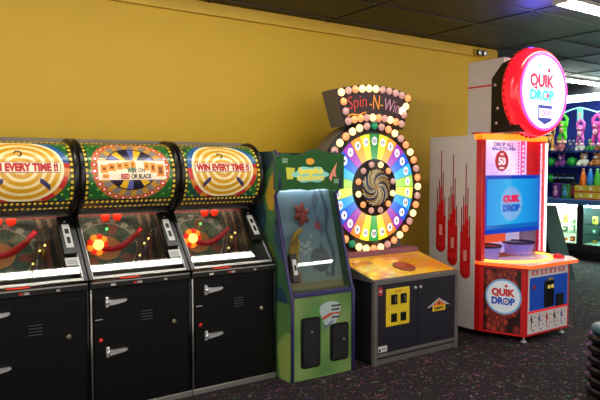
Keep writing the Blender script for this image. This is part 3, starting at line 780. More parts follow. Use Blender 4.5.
    for k in range(26):
        kk = k if k <= 13 else 26 - k
        a0 = (k - 0.5) * 2 * PI / 26; a1 = a0 + 2 * PI / 26; cc = seq[kk]
        for (r0, r1, t0, t1) in ((0.20, 0.30, 0.42, 0.20), (0.30, 0.38, 0.20, 0.04), (0.38, 0.458, 0.04, 0.0)):
            for j in range(3):
                b0 = a0 + (a1 - a0) * j / 3 + (0.004 if j == 0 else 0); b1 = a0 + (a1 - a0) * (j + 1) / 3 - (0.004 if j == 2 else 0)
                vs = m.poly([rim(r0, b0, -0.0135), rim(r1, b0, -0.0135), rim(r1, b1, -0.0135), rim(r0, b1, -0.0135)][::-1], WA)
                hi = (255, 255, 235)
                for v, tt in zip(vs, (t0, t1, t1, t0)):
                    v[m.cl] = lin(mixc(cc, hi, tt))
        am = k * 2 * PI / 26
        c2 = (0.395 * math.sin(am), 0.395 * math.cos(am))
        m.prism([(CX + c2[0] + 0.029 * math.cos(2 * PI * j / 12), CZ_ + c2[1] + 0.037 * math.sin(2 * PI * j / 12)) for j in range(12)], 'y', CY - 0.016, CY - 0.0138, wh)
        m.text(nums[kk], 0.044, front(CX + c2[0], CY - 0.016, CZ_ + c2[1]), bl, 0.001, 0.001)
    wheel = m.build('wheel', T)
    # hub with metallic swirl
    m = MB(); m.lathe([(0.243, -0.012), (0.243, -0.024), (0.238, -0.03), (0.0, -0.03)], (CX, CY, CZ_), 'y', DK, 48)
    hub = m.build('hub', T)
    m = MB(); m.lathe([(0.158, -0.03), (0.155, -0.036), (0.0, -0.036)], (CX, CY, CZ_), 'y', M('hub_bronze', (84, 70, 44), 0.3, 0.7), 40)
    sw = [M('swirl_silver', (226, 220, 190), 0.3, 0.2), M('swirl_gold', (214, 176, 84), 0.3, 0.3), M('swirl_blue', (70, 84, 140), 0.3, 0.4)]
    for k in range(26):
        a = 2 * PI * k / 26
        m.tube([rim(0.012 + 0.142 * q / 7, a + 1.5 * (q / 7) ** 1.3, -0.04 - 0.006 * math.sin(PI * q / 7)) for q in range(8)], 0.0055, sw[k % 3 if k % 4 else 0], 5)
    m.ball(rim(0, 0, -0.042), 0.018, sw[1], 10)
    m.build('swirl_disc', hub)
    BW = M('bulb_lit', (255, 226, 170), 0.3, emit=1.35, emit_rgb=(255, 214, 140)); BO = M('bulb_orange', (255, 176, 120), 0.3, emit=0.6, emit_rgb=(255, 150, 90))
    BP = M('bulb_dim', (215, 165, 155), 0.3, emit=0.28); BG = M('bulb_green', (30, 150, 100), 0.3, emit=0.25)
    protos = {}
    def bulb(p, r, mat, parent):
        key = (round(r, 4), mat.name)
        if key not in protos:
            q = MB(); q.lathe([(r * 0.9, 0.0), (r, -r * 0.25), (r * 0.94, -r * 0.55), (r * 0.7, -r * 0.85), (r * 0.35, -r * 1.02), (0, -r * 1.06)], (0, 0, 0), 'y', mat, 14)
            o = q.build('bulb', parent, p); protos[key] = o
        else:
            o = protos[key].copy(); o.parent = parent; o.location = p; col.objects.link(o)
        return o
    pat = [BG, BP, BO, BW, BP, BO, BW, BO, BP, BO, BW, BP, BO, BW, BP, BO, BW, BO, BP, BW, BO, BW, BW, BG, BO, BP, BP, BO, BW, BP, BP, BO, BW, BO, BP, BW, BO, BW, BW, BP]
    hp = wheel.parent
    for k in range(40): bulb(rim(0.524, 2 * PI * k / 40, -0.001), 0.033, pat[k], T)
    for k in range(12): bulb(rim(0.2, 2 * PI * (k + 0.5) / 12, -0.03), 0.027, [BW, BO, BP, BW, BO, BP, BP, BO, BW, BO, BP, BP][k], hub)
    # arched sign above the wheel
    AC = CZ_ - 0.50                       # centre of the sign's arc
    def arc(r, a, y): return (CX + r * math.sin(a), CY + y, AC + r * math.cos(a))
    A0 = math.radians(18.0)
    out = [(CX + 1.365 * math.sin(a), AC + 1.365 * math.cos(a)) for a in [A0 * (k / 12 * 2 - 1) for k in range(13)]]
    A1 = math.radians(18.0)
    inn = [(CX + 1.055 * math.sin(a), AC + 1.055 * math.cos(a)) for a in [A1 * (1 - k / 12 * 2) for k in range(13)]]
    m = MB(); m.prism(out + inn, 'y', CY - 0.02, CY + 0.17, DK, side=GB); sign = m.build('sign_box', T)
    m = MB(); m.box(CX - 0.05, CX + 0.05, CY + 0.0, CY + 0.14, CZ_ + 0.50, CZ_ + 0.60, GB); m.box(CX - 0.055, CX + 0.055, CY - 0.03, CY + 0.0, CZ_ + 0.552, CZ_ + 0.605, M('pink_plate', (176, 140, 136), 0.5)); m.build('sign_bracket', T)
    m = MB()
    pan = [(CX + 1.30 * math.sin(a), AC + 1.30 * math.cos(a)) for a in [A0 * 0.80 * (k / 10 * 2 - 1) for k in range(11)]] + [(CX + 1.125 * math.sin(a), AC + 1.125 * math.cos(a)) for a in [A0 * 0.80 * (1 - k / 10 * 2) for k in range(11)]]
    m.prism(pan, 'y', CY - 0.026, CY - 0.018, M('sign_maroon', (56, 36, 40), 0.3, coat=0.3))
    nr = M('neon_red', (214, 70, 56), 0.4, emit=0.35); np_ = M('neon_pink', (206, 150, 170), 0.4, emit=0.3); ny = M('neon_amber', (236, 150, 50), 0.4, emit=0.4)
    def arcF(a0, r0): 
        def F(x, y, z):
            a = a0 + x / r0
            return (CX + (r0 + y) * math.sin(a), CY - 0.026 - z, AC + (r0 + y) * math.cos(a))
        return F
    m.text('Spin', 0.15, arcF(-0.165, 1.215), nr, 0.004, -0.003, width=0.20, shear=0.15)
    m.text('-N-', 0.18, arcF(0.005, 1.222), ny, 0.004, -0.003, width=0.15, shear=0.1)
    m.text('Win', 0.155, arcF(0.155, 1.215), np_, 0.004, -0.003, width=0.17, shear=0.15)
    m.tube([arc(1.13 + 0.008 * math.sin(q), -0.27 + 0.022 * q, -0.03) for q in range(9)], 0.006, ny, 5)
    m.prism([(CX + 0.27, AC + 1.14), (CX + 0.34, AC + 1.12), (CX + 0.365, AC + 1.24), (CX + 0.31, AC + 1.20), (CX + 0.28, AC + 1.19)], 'y', CY - 0.030, CY - 0.02, M('lit_corner', (255, 236, 190), 0.4, emit=1.1))
    m.build('sign_face', sign)
    seqt = [BW, BP, BO, BW, BW, BW, BP, BP, BP, BP, BO]
    for k in range(11): bulb(arc(1.332, A0 * 0.90 * (k / 10 * 2 - 1), -0.02), 0.032, seqt[k], sign)
    seqb = [BP, BO, BO, BP, BW, BO, BP, BW, BO, BP]
    for k in range(10): bulb(arc(1.092, A0 * 0.88 * (k / 9 * 2 - 1), -0.02), 0.032, seqb[k], sign)
    for j, (ml, mr) in enumerate(((BP, BP), (BO, BW))):
        r = 1.175 + j * 0.08
        bulb(arc(r, -A0 * 0.89, -0.02), 0.031, ml, sign); bulb(arc(r, A0 * 0.90, -0.02), 0.031, mr, sign)
make_wheel_game()

# ------------------------------------------------------------------ red drop game
def make_drop_game():
    OX, OY = 4.865, 3.21
    T = thing('drop_game', 'tall red and white ball drop game with big round red sign on top', 'arcade game', (OX, OY, 0))
    HW, FW, BV, BK = 0.465, 0.318, 0.37, 0.98
    RED = M('glossy_red', (212, 18, 22), 0.35, coat=0.3); WHT = M('white_laminate', (206, 198, 192), 0.5, noise=0.04)
    REDL = M('red_lit_plastic', (235, 30, 20), 0.35, emit=0.28)
    Y0 = BV + 0.055; iw = HW - 0.0215
    hexp = [(-FW, 0), (FW, 0), (HW, BV), (HW, Y0 - 0.001), (iw, Y0 - 0.001), (iw, BK - 0.022), (-iw, BK - 0.022), (-iw, Y0 - 0.001), (-HW, Y0 - 0.001), (-HW, BV)]
    m = MB(); m.prism(hexp, 'z', 0.055, 0.65, RED); m.build('base_cabinet', T)
    for (x, y) in ((-FW + 0.03, 0.035), (FW - 0.05, 0.035), (-HW + 0.06, BK - 0.06), (HW - 0.06, BK - 0.06)):
        MB().lathe([(0, 0), (0.024, 0), (0.026, 0.012), (0.010, 0.016), (0.010, 0.058)], (x, y, 0), 'z', CHROME, 12).build('levelling_foot', T)
    # left bevel panel: crate of dark red balls print + round logo
    a, b = Vector((-HW, BV, 0)), Vector((-FW, 0, 0)); d = (b - a); Ln = d.length; d.normalize(); n = Vector((d.y, -d.x, 0))
    if n.y > 0: n = -n
    def bev(s, z, off): 
        p = a + d * (s * Ln) + n * off; return (p.x, p.y, z)
    balls = [(rnd.uniform(0.08, 0.92), rnd.uniform(0.02, 0.98), rnd.uniform(0.07, 0.10), rnd.random()) for k in range(95)]
    def ballart(s, t):
        c = (40, 8, 8)
        for (bs, bt, br, bc) in balls:
            dx, dy = (s - bs) * Ln, (t - bt) * 0.53
            q = math.hypot(dx, dy) / (br * 0.42)
            if q < 1: c = mixc((206, 74, 58), (96, 20, 18), q ** 2) if bc > 0.3 else mixc((164, 56, 44), (76, 16, 14), q ** 2)
        return c
    m = MB(); m.grid(lambda s, t: bev(0.10 + 0.80 * s, 0.075 + 0.55 * t, 0.002), 70, 80, ART('ball_print', 0.35, coat=0.3), ballart); m.build('side_art', T)
    lw = M('logo_white', (225, 232, 240), 0.4, emit=0.1); lb = M('logo_sky', (120, 180, 226), 0.4, emit=0.08)
    lr = M('logo_red', (206, 30, 34), 0.4, emit=0.06); lbl = M('logo_blue', (40, 84, 190), 0.4, emit=0.06)
    def disc(mb, F, r, mat, off, nn=36):
        A = [F(r * math.cos(2 * PI * k / nn), r * math.sin(2 * PI * k / nn), off) for k in range(nn)]
        B = [F(r * math.cos(2 * PI * k / nn), r * math.sin(2 * PI * k / nn), off - 0.0018) for k in range(nn)]
        va = [mb.bm.verts.new(p) for p in A]; vb = [mb.bm.verts.new(p) for p in B]
        fs = [mb.bm.faces.new(va)] + [mb.bm.faces.new((va[k], vb[k], vb[(k + 1) % nn], va[(k + 1) % nn])) for k in range(nn)]
        mb._fin(fs, mat)
    def logo(mb, F, r, mw, ms, mr, mb_):
        disc(mb, F, r, ms, 0.002); disc(mb, F, r * 0.90, mw, 0.004)
        g = lambda x0, y0: (lambda x, y, z: F(x0 + x, y0 + y, 0.004 + z))
        mb.text('QUIK', r * 0.52, g(0, r * 0.22), mr, 0.002, r * 0.03, width=r * 1.30)
        mb.text('DROP', r * 0.52, g(0, -r * 0.24), mb_, 0.002, r * 0.03, width=r * 1.30)
        disc(mb, g(r * 0.16, r * 0.62), r * 0.08, mr, 0.002, 14)
        disc(mb, g(r * 0.17, -r * 0.24), r * 0.12, mw, 0.0035, 14); disc(mb, g(r * 0.17, -r * 0.24), r * 0.06, mr, 0.0055, 12)
    def bevF(s0, z0): return lambda x, y, z: bev(s0 + x / Ln, z0 + y, 0.003 + z)
    m = MB(); logo(m, bevF(0.53, 0.385), 0.155, lw, lb, lr, lbl); m.build('logo_badge', T)
    # front panel
    fp = MB(); fp.box(-FW + 0.03, FW - 0.03, -0.006, 0.0, 0.075, 0.635, M('front_white', (222, 214, 212), 0.45))
    fp.box(-FW + 0.045, FW - 0.04, -0.010, -0.004, 0.275, 0.560, M('front_blue', (24, 84, 206), 0.4))
    fp.box(-FW + 0.03, FW - 0.03, -0.009, -0.004, 0.255, 0.272, REDL)
    for k in range(4):
        x0 = -FW + 0.065 + k * 0.13
        fp.box(x0, x0 + 0.095, -0.009, -0.005, 0.580, 0.622, M('score_pink', (206, 110, 110), 0.4))
        fp.text(str([10, 20, 50, 75][k]), 0.035, front(x0 + 0.047, -0.009, 0.601), M('score_white', (240, 230, 226), 0.4), 0.001, 0.001)
    for k in range(5):
        x0 = -FW + 0.075 + k * 0.11; cc = [DARKTXT, M('ink_blue', (40, 70, 150), 0.5), REDINK, DARKTXT, M('ink_blue', (40, 70, 150), 0.5)][k]
        fp.box(x0 - 0.003, x0 + 0.003, -0.0085, -0.005, 0.11 + 0.02 * (k % 2), 0.24, cc)
        fp.prism([(x0 - 0.014, 0.20), (x0, 0.165), (x0 + 0.014, 0.20), (x0, 0.225)], 'y', -0.009, -0.006, cc)
        for j in range(4): fp.box(x0 + 0.012 + 0.03 * (j % 2), x0 + 0.035 + 0.03 * (j % 2), -0.0085, -0.005, 0.10 + j * 0.036, 0.108 + j * 0.036, M('grey_mark', (150, 150, 156), 0.5) if j % 2 else cc)
    frp = fp.build('front_panel', T)
    q = MB(); q.box(-0.075, 0.055, -0.026, -0.008, 0.285, 0.52, BLACKP, bevel=0.008); q.box(-0.045, -0.012, -0.03, -0.025, 0.45, 0.48, M('slot_amber', (220, 190, 90), 0.4, emit=0.3)); q.box(0.005, 0.038, -0.03, -0.025, 0.45, 0.48, M('slot_amber', (220, 190, 90), 0.4, emit=0.3))
    q.box(-0.04, 0.03, -0.028, -0.020, 0.525, 0.545, M('slot_olive', (150, 140, 90), 0.4)); q.build('coin_slot', frp)
    q = MB(); q.box(0.10, 0.215, -0.020, -0.008, 0.275, 0.385, BLACKP, bevel=0.006); q.box(0.115, 0.2, -0.022, -0.019, 0.29, 0.37, BLACKM); q.build('ticket_slot', frp)
    q = MB(); q.lathe([(0, -0.018), (0.018, -0.016), (0.022, -0.008)], (-0.215, 0, 0.475), 'y', M('button_crimson', (190, 30, 40), 0.3), 14); q.build('button', frp)
    # play shelf with glowing edge
    sh = [(-FW - 0.02, -0.055), (FW + 0.045, -0.055), (HW + 0.04, 0.10), (HW + 0.03, BV + 0.05), (HW - 0.01, BV + 0.054), (-HW + 0.01, BV + 0.054), (-HW - 0.015, BV - 0.02)]
    m = MB(); m.prism(sh, 'z', 0.65, 0.676, M('shelf_white', (235, 200, 190), 0.3), side=M('shelf_edge_glow', (255, 70, 25), 0.4, emit=1.3, emit_rgb=(255, 84, 24)))
    m.build('play_shelf', T)
    q = MB(); pts = []
    for k in range(21):
        aa = math.radians(180 + 9 * k); pts.append((0.42 * math.cos(aa), 0.42 + 0.36 * math.sin(aa), 0.684))
    q.tube(pts, 0.009, M('led_amber', (255, 170, 60), 0.4, emit=2.2), 6); q.build('led_arc', T)
    q = MB(); q.lathe([(0.055, 0.676), (0.05, 0.70), (0.0, 0.722)], (0.30, 0.10, 0), 'z', M('button_red_dome', (200, 26, 30), 0.25, emit=0.15), 20); q.build('push_button', T)
    # tall white back cabinet sides
    Y0 = BV + 0.055
    for s, nm in ((-1, 'side_panel'), (1, 'side_panel')):
        m = MB(); x0 = s * HW; x1 = s * (HW - 0.02)
        m.box(min(x0, x1), max(x0, x1), Y0, BK, 0.05, 1.79, WHT, bevel=0.003)
        sp = m.build(nm, T)
        if s < 0:
            dr = MB(); r1 = M('drip_red', (206, 20, 24), 0.4); r2 = M('drip_dark', (140, 18, 22), 0.4); xf = x0
            px = lambda y0, y1, z0, z1, mt, o=0.002: dr.box(xf - o, xf, y0, y1, z0, z1, mt)
            for (yc, zt, zb) in ((BK - 0.15, 1.66, 0.77), (BK - 0.295, 1.62, 0.66), (BK - 0.445, 1.54, 0.56)):
                wds = [-0.058, -0.035, -0.012, 0.012, 0.035]
                tops = [0.52, 0.78, 1.0, 0.70, 0.60]
                for w0, tp in zip(wds, tops):
                    px(yc + w0, yc + w0 + 0.0235, zb + 0.02, zb + (zt - zb) * tp * 0.62, r1)
                    px(yc + w0 + 0.006, yc + w0 + 0.017, zb + (zt - zb) * tp * 0.62, zb + (zt - zb) * tp, r2)
                px(yc - 0.018, yc + 0.018, zb + 0.10, zb + 0.20, M('drip_text', (222, 150, 140), 0.5), 0.003)
                dr.lathe([(0.0, -0.008), (0.03, -0.007), (0.055, -0.003), (0.062, 0.0)], (xf, yc, zb), 'x', r1, 20)
                dr.lathe([(0.0, -0.010), (0.014, -0.009), (0.016, -0.007)], (xf, yc + 0.008, zb + 0.008), 'x', M('drip_light', (200, 50, 46), 0.4), 12)
            dr.build('side_art', sp)
    m = MB(); m.box(-HW + 0.02, HW - 0.02, BK - 0.02, BK, 0.676, 1.79, WHT); m.box(-HW + 0.02, HW - 0.02, Y0, BK - 0.02, 1.77, 1.79, WHT); m.build('back_panel', T)
    # red frame posts and lit header
    for s in (-1, 1):
        m = MB(); x = s * (HW - 0.0225)
        m.box(x - 0.0225, x + 0.0225, Y0 - 0.07, Y0 - 0.001, 0.676, 1.79, REDL if s > 0 else RED, bevel=0.004)
        m.build('frame_post', T)
    m = MB(); m.prism([(-HW, Y0 - 0.08), (-0.25, Y0 - 0.13), (0.0, Y0 - 0.15), (0.25, Y0 - 0.13), (HW, Y0 - 0.08), (HW, Y0 + 0.02), (-HW, Y0 + 0.02)], 'z', 1.752, 1.80, M('header_glow', (255, 120, 30), 0.4, emit=1.2, emit_rgb=(255, 138, 30)), side=M('header_glow', (255, 110, 20), 0.4, emit=1.0))
    m.box(-HW, HW, Y0 - 0.03, Y0 + 0.06, 1.80, 1.815, RED); m.build('header', T)
    q = MB(); q.tube([(HW - 0.015, Y0 - 0.082, 0.70), (HW - 0.015, Y0 - 0.082, 1.735)], 0.010, M('led_white', (240, 240, 255), 0.4, emit=2.5), 8); q.build('led_strip', T)
    # curved clear front
    m = MB(); cg = GLASS('drop_acrylic', (240, 240, 248), 1.3, 0.0, 0.03)
    def cur(s, off): 
        x = -HW + 0.05 + (2 * HW - 0.1) * s; return (x, Y0 - 0.068 - (0.07) * (1 - (2 * s - 1) ** 2) + off)
    N = 12
    m.prism([cur(k / N, 0) for k in range(N + 1)] + [cur(1 - k / N, 0.004) for k in range(N + 1)], 'z', 0.70, 1.735, cg); m.build('window_glass', T)
    # back board with the prize print
    m = MB(); yb = Y0 - 0.012
    def bd(s, t):
        c = mixc((250, 240, 250), (232, 190, 236), 0.5 + 0.5 * math.sin(s * 6 + t * 3))
        if t < 0.35 and math.sin(s * 60) * math.sin(t * 60) > 0.5: c = (206, 170, 226)
        return c
    m.grid(lambda s, t: (-HW + 0.045 + (0.66) * s, yb, 1.42 + 0.33 * t), 40, 30, ART('drop_board_print', 0.4, emit=0.75), bd)
    m.box(-HW + 0.03, HW - 0.047, yb + 0.004, yb + 0.02, 1.30, 1.76, REDL)
    bdr = lambda x0, z0: (lambda x, y, z: (x0 + x, yb - 0.001 - z, z0 + y))
    rr = M('badge_red', (206, 20, 40), 0.4, emit=0.35); ww = M('badge_white', (255, 245, 245), 0.4, emit=0.7); pu = M('board_violet', (150, 120, 200), 0.4, emit=0.3); pk = M('board_pink', (236, 90, 160), 0.4, emit=0.5)
    disc(m, bdr(-0.13, 1.565), 0.095, rr, 0.003)
    m.text('50', 0.095, bdr(-0.13, 1.562), ww, 0.006, 0.003, width=0.10)
    m.text('GET', 0.024, bdr(-0.13, 1.625), ww, 0.006, 0.0005); m.text('BALLS', 0.024, bdr(-0.13, 1.50), ww, 0.006, 0.0005)
    m.text('DROP ALL', 0.05, bdr(-0.10, 1.715), pu, 0.003, 0.002, width=0.28); m.text('BALLS TO WIN', 0.04, bdr(-0.10, 1.675), pu, 0.003, 0.002, width=0.33)
    for k in range(10): disc(m, bdr(0.115, 1.46 + 0.03 * k), 0.012, pk, 0.003, 10)
    m.box(0.15, 0.205, yb - 0.004, yb, 1.42, 1.75, pk)
    for k in range(7): disc(m, bdr(0.178, 1.45 + 0.042 * k), 0.013, ww, 0.006, 10)
    m.build('prize_board', T)
    # screen
    m = MB(); ys = Y0 - 0.055
    m.box(-HW + 0.045, HW - 0.05, ys, ys + 0.04, 0.905, 1.435, M('screen_bezel_blue', (16, 70, 190), 0.3, emit=0.55), bevel=0.006)
    scr = m.build('screen', T)
    def scn(s, t):
        c = mixc((20, 130, 220), (40, 190, 236), 1 - abs(s - 0.4) * 1.2)
        if t < 0.09: c = (20, 110, 190)
        if math.hypot((s - 0.46) * 0.74, (t - 0.50) * 0.455) < 0.155: c = (128, 190, 232)
        return c
    q = MB(); q.grid(lambda s, t: (-HW + 0.085 + 0.75 * s, ys - 0.001, 0.945 + 0.455 * t), 60, 50, ART('screen_picture', 0.2, emit=0.8, base=0.3), scn)
    sF = lambda x0, z0: (lambda x, y, z: (x0 + x, ys - 0.002 - z, z0 + y))
    q.text('QUIK', 0.075, sF(-0.035, 1.215), M('screen_red', (226, 40, 90), 0.4, emit=0.6), 0.001, 0.008, width=0.25)
    q.text('DROP', 0.075, sF(-0.035, 1.135), M('screen_blue', (40, 110, 200), 0.4, emit=0.5), 0.001, 0.008, width=0.25)
    q.build('screen_picture', scr)
    # buckets below the screen
    for (x, y) in ((-0.27, 0.475), (0.22, 0.475)):
        q = MB(); q.lathe([(0.12, 0.68), (0.145, 0.785), (0.150, 0.79), (0.140, 0.785), (0.115, 0.70), (0.0, 0.70)], (x, y, 0), 'z', M('bucket_blue', (150, 140, 226), 0.25, emit=0.25), 24)
        q.lathe([(0.150, 0.782), (0.154, 0.79), (0.150, 0.80), (0.142, 0.79)], (x, y, 0), 'z', M('bucket_rim', (30, 30, 70), 0.3), 24)
        q.build('ball_bucket', T)
    q = MB(); q.box(-0.17, 0.12, Y0 + 0.12, Y0 + 0.14, 0.80, 0.98, M('sign_orange', (240, 90, 40), 0.4, emit=0.7)); q.text('QUIK DROP', 0.05, lambda x, y, z: (-0.03 + x, Y0 + 0.12 - z, 0.94 + y), ww, 0.002, 0.001, width=0.2); q.build('score_sign', T)
    q = MB(); q.box(-HW + 0.04, HW - 0.05, Y0 + 0.18, Y0 + 0.19, 0.68, 1.10, M('inner_white', (236, 226, 240), 0.4, emit=0.4)); q.build('inner_back', T)
    # sign box, black arm, round sign
    m = MB(); bx0, bx1, by0, by1 = -0.262, 0.25, 0.30, 0.70
    m.box(bx0, bx1, by0, by1, 1.79, 2.475, WHT, bevel=0.004); m.box(bx0 - 0.002, bx1, by0, by1 + 0.002, 2.235, 2.25, RED); m.build('sign_column', T)
    m = MB()
    m.prism([(by0 - 0.16, 1.815), (by0 + 0.13, 1.815), (by0 + 0.13, 2.30), (by0 + 0.02, 2.42), (by0 - 0.05, 2.44), (by0 - 0.16, 2.40)], 'x', bx0 - 0.004, bx1, BLACKP)
    for (yy, zz) in ((by0 + 0.07, 1.90), (by0 + 0.06, 2.03), (by0 + 0.09, 2.24)): m.lathe([(0, -0.01), (0.012, -0.009), (0.014, 0)], (bx0 - 0.004, yy, zz), 'x', CHROME, 10)
    m.build('sign_bracket', T)
    SX, SY, SZ = 0.0, 0.09, 2.165
    shell = M('sign_shell_red', (240, 24, 40), 0.25, emit=0.75, coat=0.5); shd = M('sign_shell_dark', (196, 8, 20), 0.3, emit=0.25)
    m = MB(); m.lathe([(0.0, 0.16), (0.355, 0.16), (0.385, 0.13), (0.395, 0.075), (0.385, 0.03), (0.365, 0.0), (0.345, -0.012), (0.335, -0.008)], (SX, SY, SZ), 'y', shell, 60)
    for k in range(40):
        aa = 2 * PI * k / 40
        m.ball((SX + 0.383 * math.cos(aa), SY + 0.118, SZ + 0.383 * math.sin(aa)), 0.02, shd, 6, (1, 1.1, 1))
    sg = m.build('round_sign', T)
    m = MB(); m.lathe([(0.338, -0.008), (0.334, -0.022), (0.318, -0.022), (0.312, -0.006)], (SX, SY, SZ), 'y', M('sign_ring_pink', (255, 80, 200), 0.4, emit=0.9), 60); m.build('neon_ring', sg)
    MB().box(SX - 0.06, SX + 0.06, SY + 0.09, SY + 0.13, SZ + 0.380, SZ + 0.40, M('glow_bar_blue', (60, 50, 255), 0.4, emit=3.0), bevel=0.003).build('added_glow_bar', sg)  # blue bar added as a body for the ceiling glow spot
    m = MB(); m.lathe([(0.313, -0.004), (0.313, -0.008), (0.0, -0.008)], (SX, SY - 0.004, SZ), 'y', M('sign_face_white', (236, 232, 255), 0.4, emit=1.7, emit_rgb=(240, 238, 255)), 60)
    fF = lambda x0, z0: (lambda x, y, z: (SX + x0 + x, SY - 0.013 - z, SZ + z0 + y))
    m.text('QUIK', 0.15, fF(-0.03, 0.085), M('face_red', (220, 20, 60), 0.4, emit=0.5), 0.002, 0.008, width=0.35)
    m.text('DROP', 0.12, fF(-0.03, -0.03), M('face_cyan', (60, 190, 220), 0.4, emit=0.6), 0.002, 0.008, width=0.35)
    disc(m, fF(0.065, 0.19), 0.022, M('face_red', (220, 20, 60)), 0.002, 14); disc(m, fF(0.045, -0.03), 0.018, M('face_red', (220, 20, 60)), 0.004, 14)
    m.text('THE', 0.045, fF(-0.10, 0.225), M('face_cyan', (60, 190, 220)), 0.002, 0.002)
    nb = M('face_navy', (60, 70, 160), 0.4, emit=0.3); vw = M('face_number_bg', (250, 235, 255), 0.4, emit=1.0)
    m.prism([(SX - 0.085, SZ - 0.115), (SX + 0.115, SZ - 0.115), (SX + 0.115, SZ - 0.245), (SX + 0.015, SZ - 0.285), (SX - 0.085, SZ - 0.245)], 'y', SY - 0.0165, SY - 0.0125, nb)
    m.box(SX - 0.075, SX + 0.105, SY - 0.018, SY - 0.016, SZ - 0.225, SZ - 0.145, vw)
    m.text('1000', 0.085, fF(0.015, -0.185), M('face_digits', (150, 80, 200), 0.4, emit=0.4), 0.006, 0.001, width=0.16)
    m.build('sign_face', sg)
make_drop_game()

# ------------------------------------------------------------------ emergency light on the wall
T = thing('emergency_light', 'small twin-head emergency light on the yellow wall under the ceiling', 'light', (5.66, WY - 0.035, 2.79))
MB().box(-0.10, 0.08, -0.04, 0.0, -0.03, 0.035, M('beige_plastic', (186, 150, 60), 0.5), bevel=0.008).build('body', T)
for s in (-1, 1):
    q = MB(); q.lathe([(0.03, -0.04), (0.035, -0.06), (0.035, -0.07), (0.028, -0.073), (0.0, -0.075)], (s * 0.045 - 0.01, 0, -0.005), 'y', [BLACKP, BLACKP, BLACKP, CHROME], 18); q.build('lamp_head', T)

# ------------------------------------------------------------------ ribbed stool, lower right
T = thing('ribbed_stool', 'black ribbed round stool cut by the lower right photo corner', 'stool', (4.005, 2.11, 0))
RUB = M('glossy_black_rubber', (14, 13, 16), 0.22, coat=0.3)
R0 = 0.20
for k in range(6):
    z = 0.035 + k * 0.07
    prof = [(R0 - 0.05, z - 0.035)] + [(R0 - 0.05 + 0.05 * math.cos(a), z + 0.034 * math.sin(a)) for a in [math.radians(-80 + 20 * j) for j in range(9)]] + [(R0 - 0.05, z + 0.035)]
    MB().lathe([(0.0, z - 0.035)] + prof + [(0.0, z + 0.035)], (0, 0, 0), 'z', RUB, 40).build('ring', T)
MB().lathe([(0.0, 0.42), (0.165, 0.42), (0.178, 0.435), (0.172, 0.455), (0.14, 0.468), (0.0, 0.472)], (0, 0, 0), 'z', M('seat_teal_reflection', (58, 92, 100), 0.3, noise=0.2), 40).build('seat', T)  # teal top colour stands in for a reflection on the black stool

# ------------------------------------------------------------------ prize counter at the far right
T = thing('prize_counter', 'long dark prize counter with lit glass showcases, blue top edge', 'counter', (9.45, 4.6, 0))
DK = M('counter_black', (40, 38, 46), 0.4, noise=0.1); BT = M('counter_blue_top', (70, 110, 170), 0.35)
ys0, ys1 = -1.2, 3.0
m = MB(); m.box(0.05, 0.60, ys0, ys1, 0, 0.14, BLACKM); m.box(0.0, 0.60, ys0, ys1, 0.14, 0.26, DK); m.box(0.56, 0.60, ys0, ys1, 0.26, 0.90, DK); m.build('counter_base', T)
m = MB(); m.box(-0.02, 0.62, ys0, ys1, 0.90, 0.985, BT, bevel=0.01); m.build('counter_top', T)
wins = [(1.14, 1.95), (0.2, 1.03), (-0.72, 0.10)]
edges = [(ys0, wins[2][0]), (wins[2][1], wins[1][0]), (wins[1][1], wins[0][0]), (wins[0][1], ys1)]
for (a, b) in edges: MB().box(0.0, 0.56, a, b, 0.26, 0.90, DK).build('divider', T)
GL = GLASS('showcase_glass', (235, 245, 240), 1.4, 0.0, 0.03)
SHW = M('showcase_white', (226, 232, 226), 0.5); CASEL = M('showcase_lamp', (255, 248, 225), 0.5, emit=200.0); CASEC = M('showcase_lamp_cool', (190, 255, 235), 0.5, emit=170.0)
itemc = [(60, 150, 80), (214, 120, 50), (220, 210, 190), (60, 90, 70), (190, 60, 60), (230, 190, 70), (120, 170, 150), (70, 110, 160)]
for wi, (a, b) in enumerate(wins):
    m = MB(); m.box(0.012, 0.018, a, b, 0.27, 0.895, GL); m.build('showcase_glass', T)
    m = MB(); m.box(0.545, 0.558, a, b, 0.262, 0.898, SHW); m.build('showcase_back', T)
    m = MB(); m.box(0.03, 0.07, a + 0.03, b - 0.03, 0.868, 0.893, CASEL if wi == 0 else CASEC); m.build('showcase_lamp', T)
    for z in (0.26, 0.42, 0.58):
        m = MB(); m.box(0.06, 0.545, a, b, z, z + 0.012, GL if z > 0.3 else SHW); m.build('showcase_shelf', T)
wname = ['warm-lit left showcase', 'green-lit showcase right of the warm one']
colname = ['green', 'orange', 'cream', 'dark green', 'red', 'yellow', 'pale teal', 'blue']
shelfn = ['bottom', 'middle', 'top']
for wi in (0, 1):
    a, b = wins[wi]
    for si, z in enumerate((0.272, 0.432, 0.592)):
        n = 6
        for k in range(n):
            yy = b - 0.07 - k * (b - a - 0.12) / (n - 1) if wi == 0 else b - 0.09 - k * (b - a - 0.14) / (n - 1)
            ci = (k * 3 + si * 2 + wi) % 8
            q = MB(); h = 0.05 + 0.035 * ((k + si) % 3) 
            wd = 0.032
            q.box(-0.03, 0.03, -wd, wd, 0, h, M('packet_' + colname[ci].replace(' ', '_'), itemc[ci], 0.5), bevel=0.006)
            q.box(-0.032, -0.029, -wd * 0.6, wd * 0.6, h * 0.3, h * 0.7, M('packet_face_%d' % (ci % 3), [(240, 230, 210), (230, 200, 80), (90, 60, 60)][ci % 3], 0.5))
            o = q.build('prize_packet', None, (9.45 + 0.20, 4.6 + yy, z))
            tag(o, '%s packet, %s from left on the %s shelf of the %s showcase' % (colname[ci], ['first', 'second', 'third', 'fourth', 'fifth', 'sixth'][k], shelfn[si], ['warm-lit', 'green-lit'][wi]), 'prize', 'small prizes in the %s' % wname[wi])

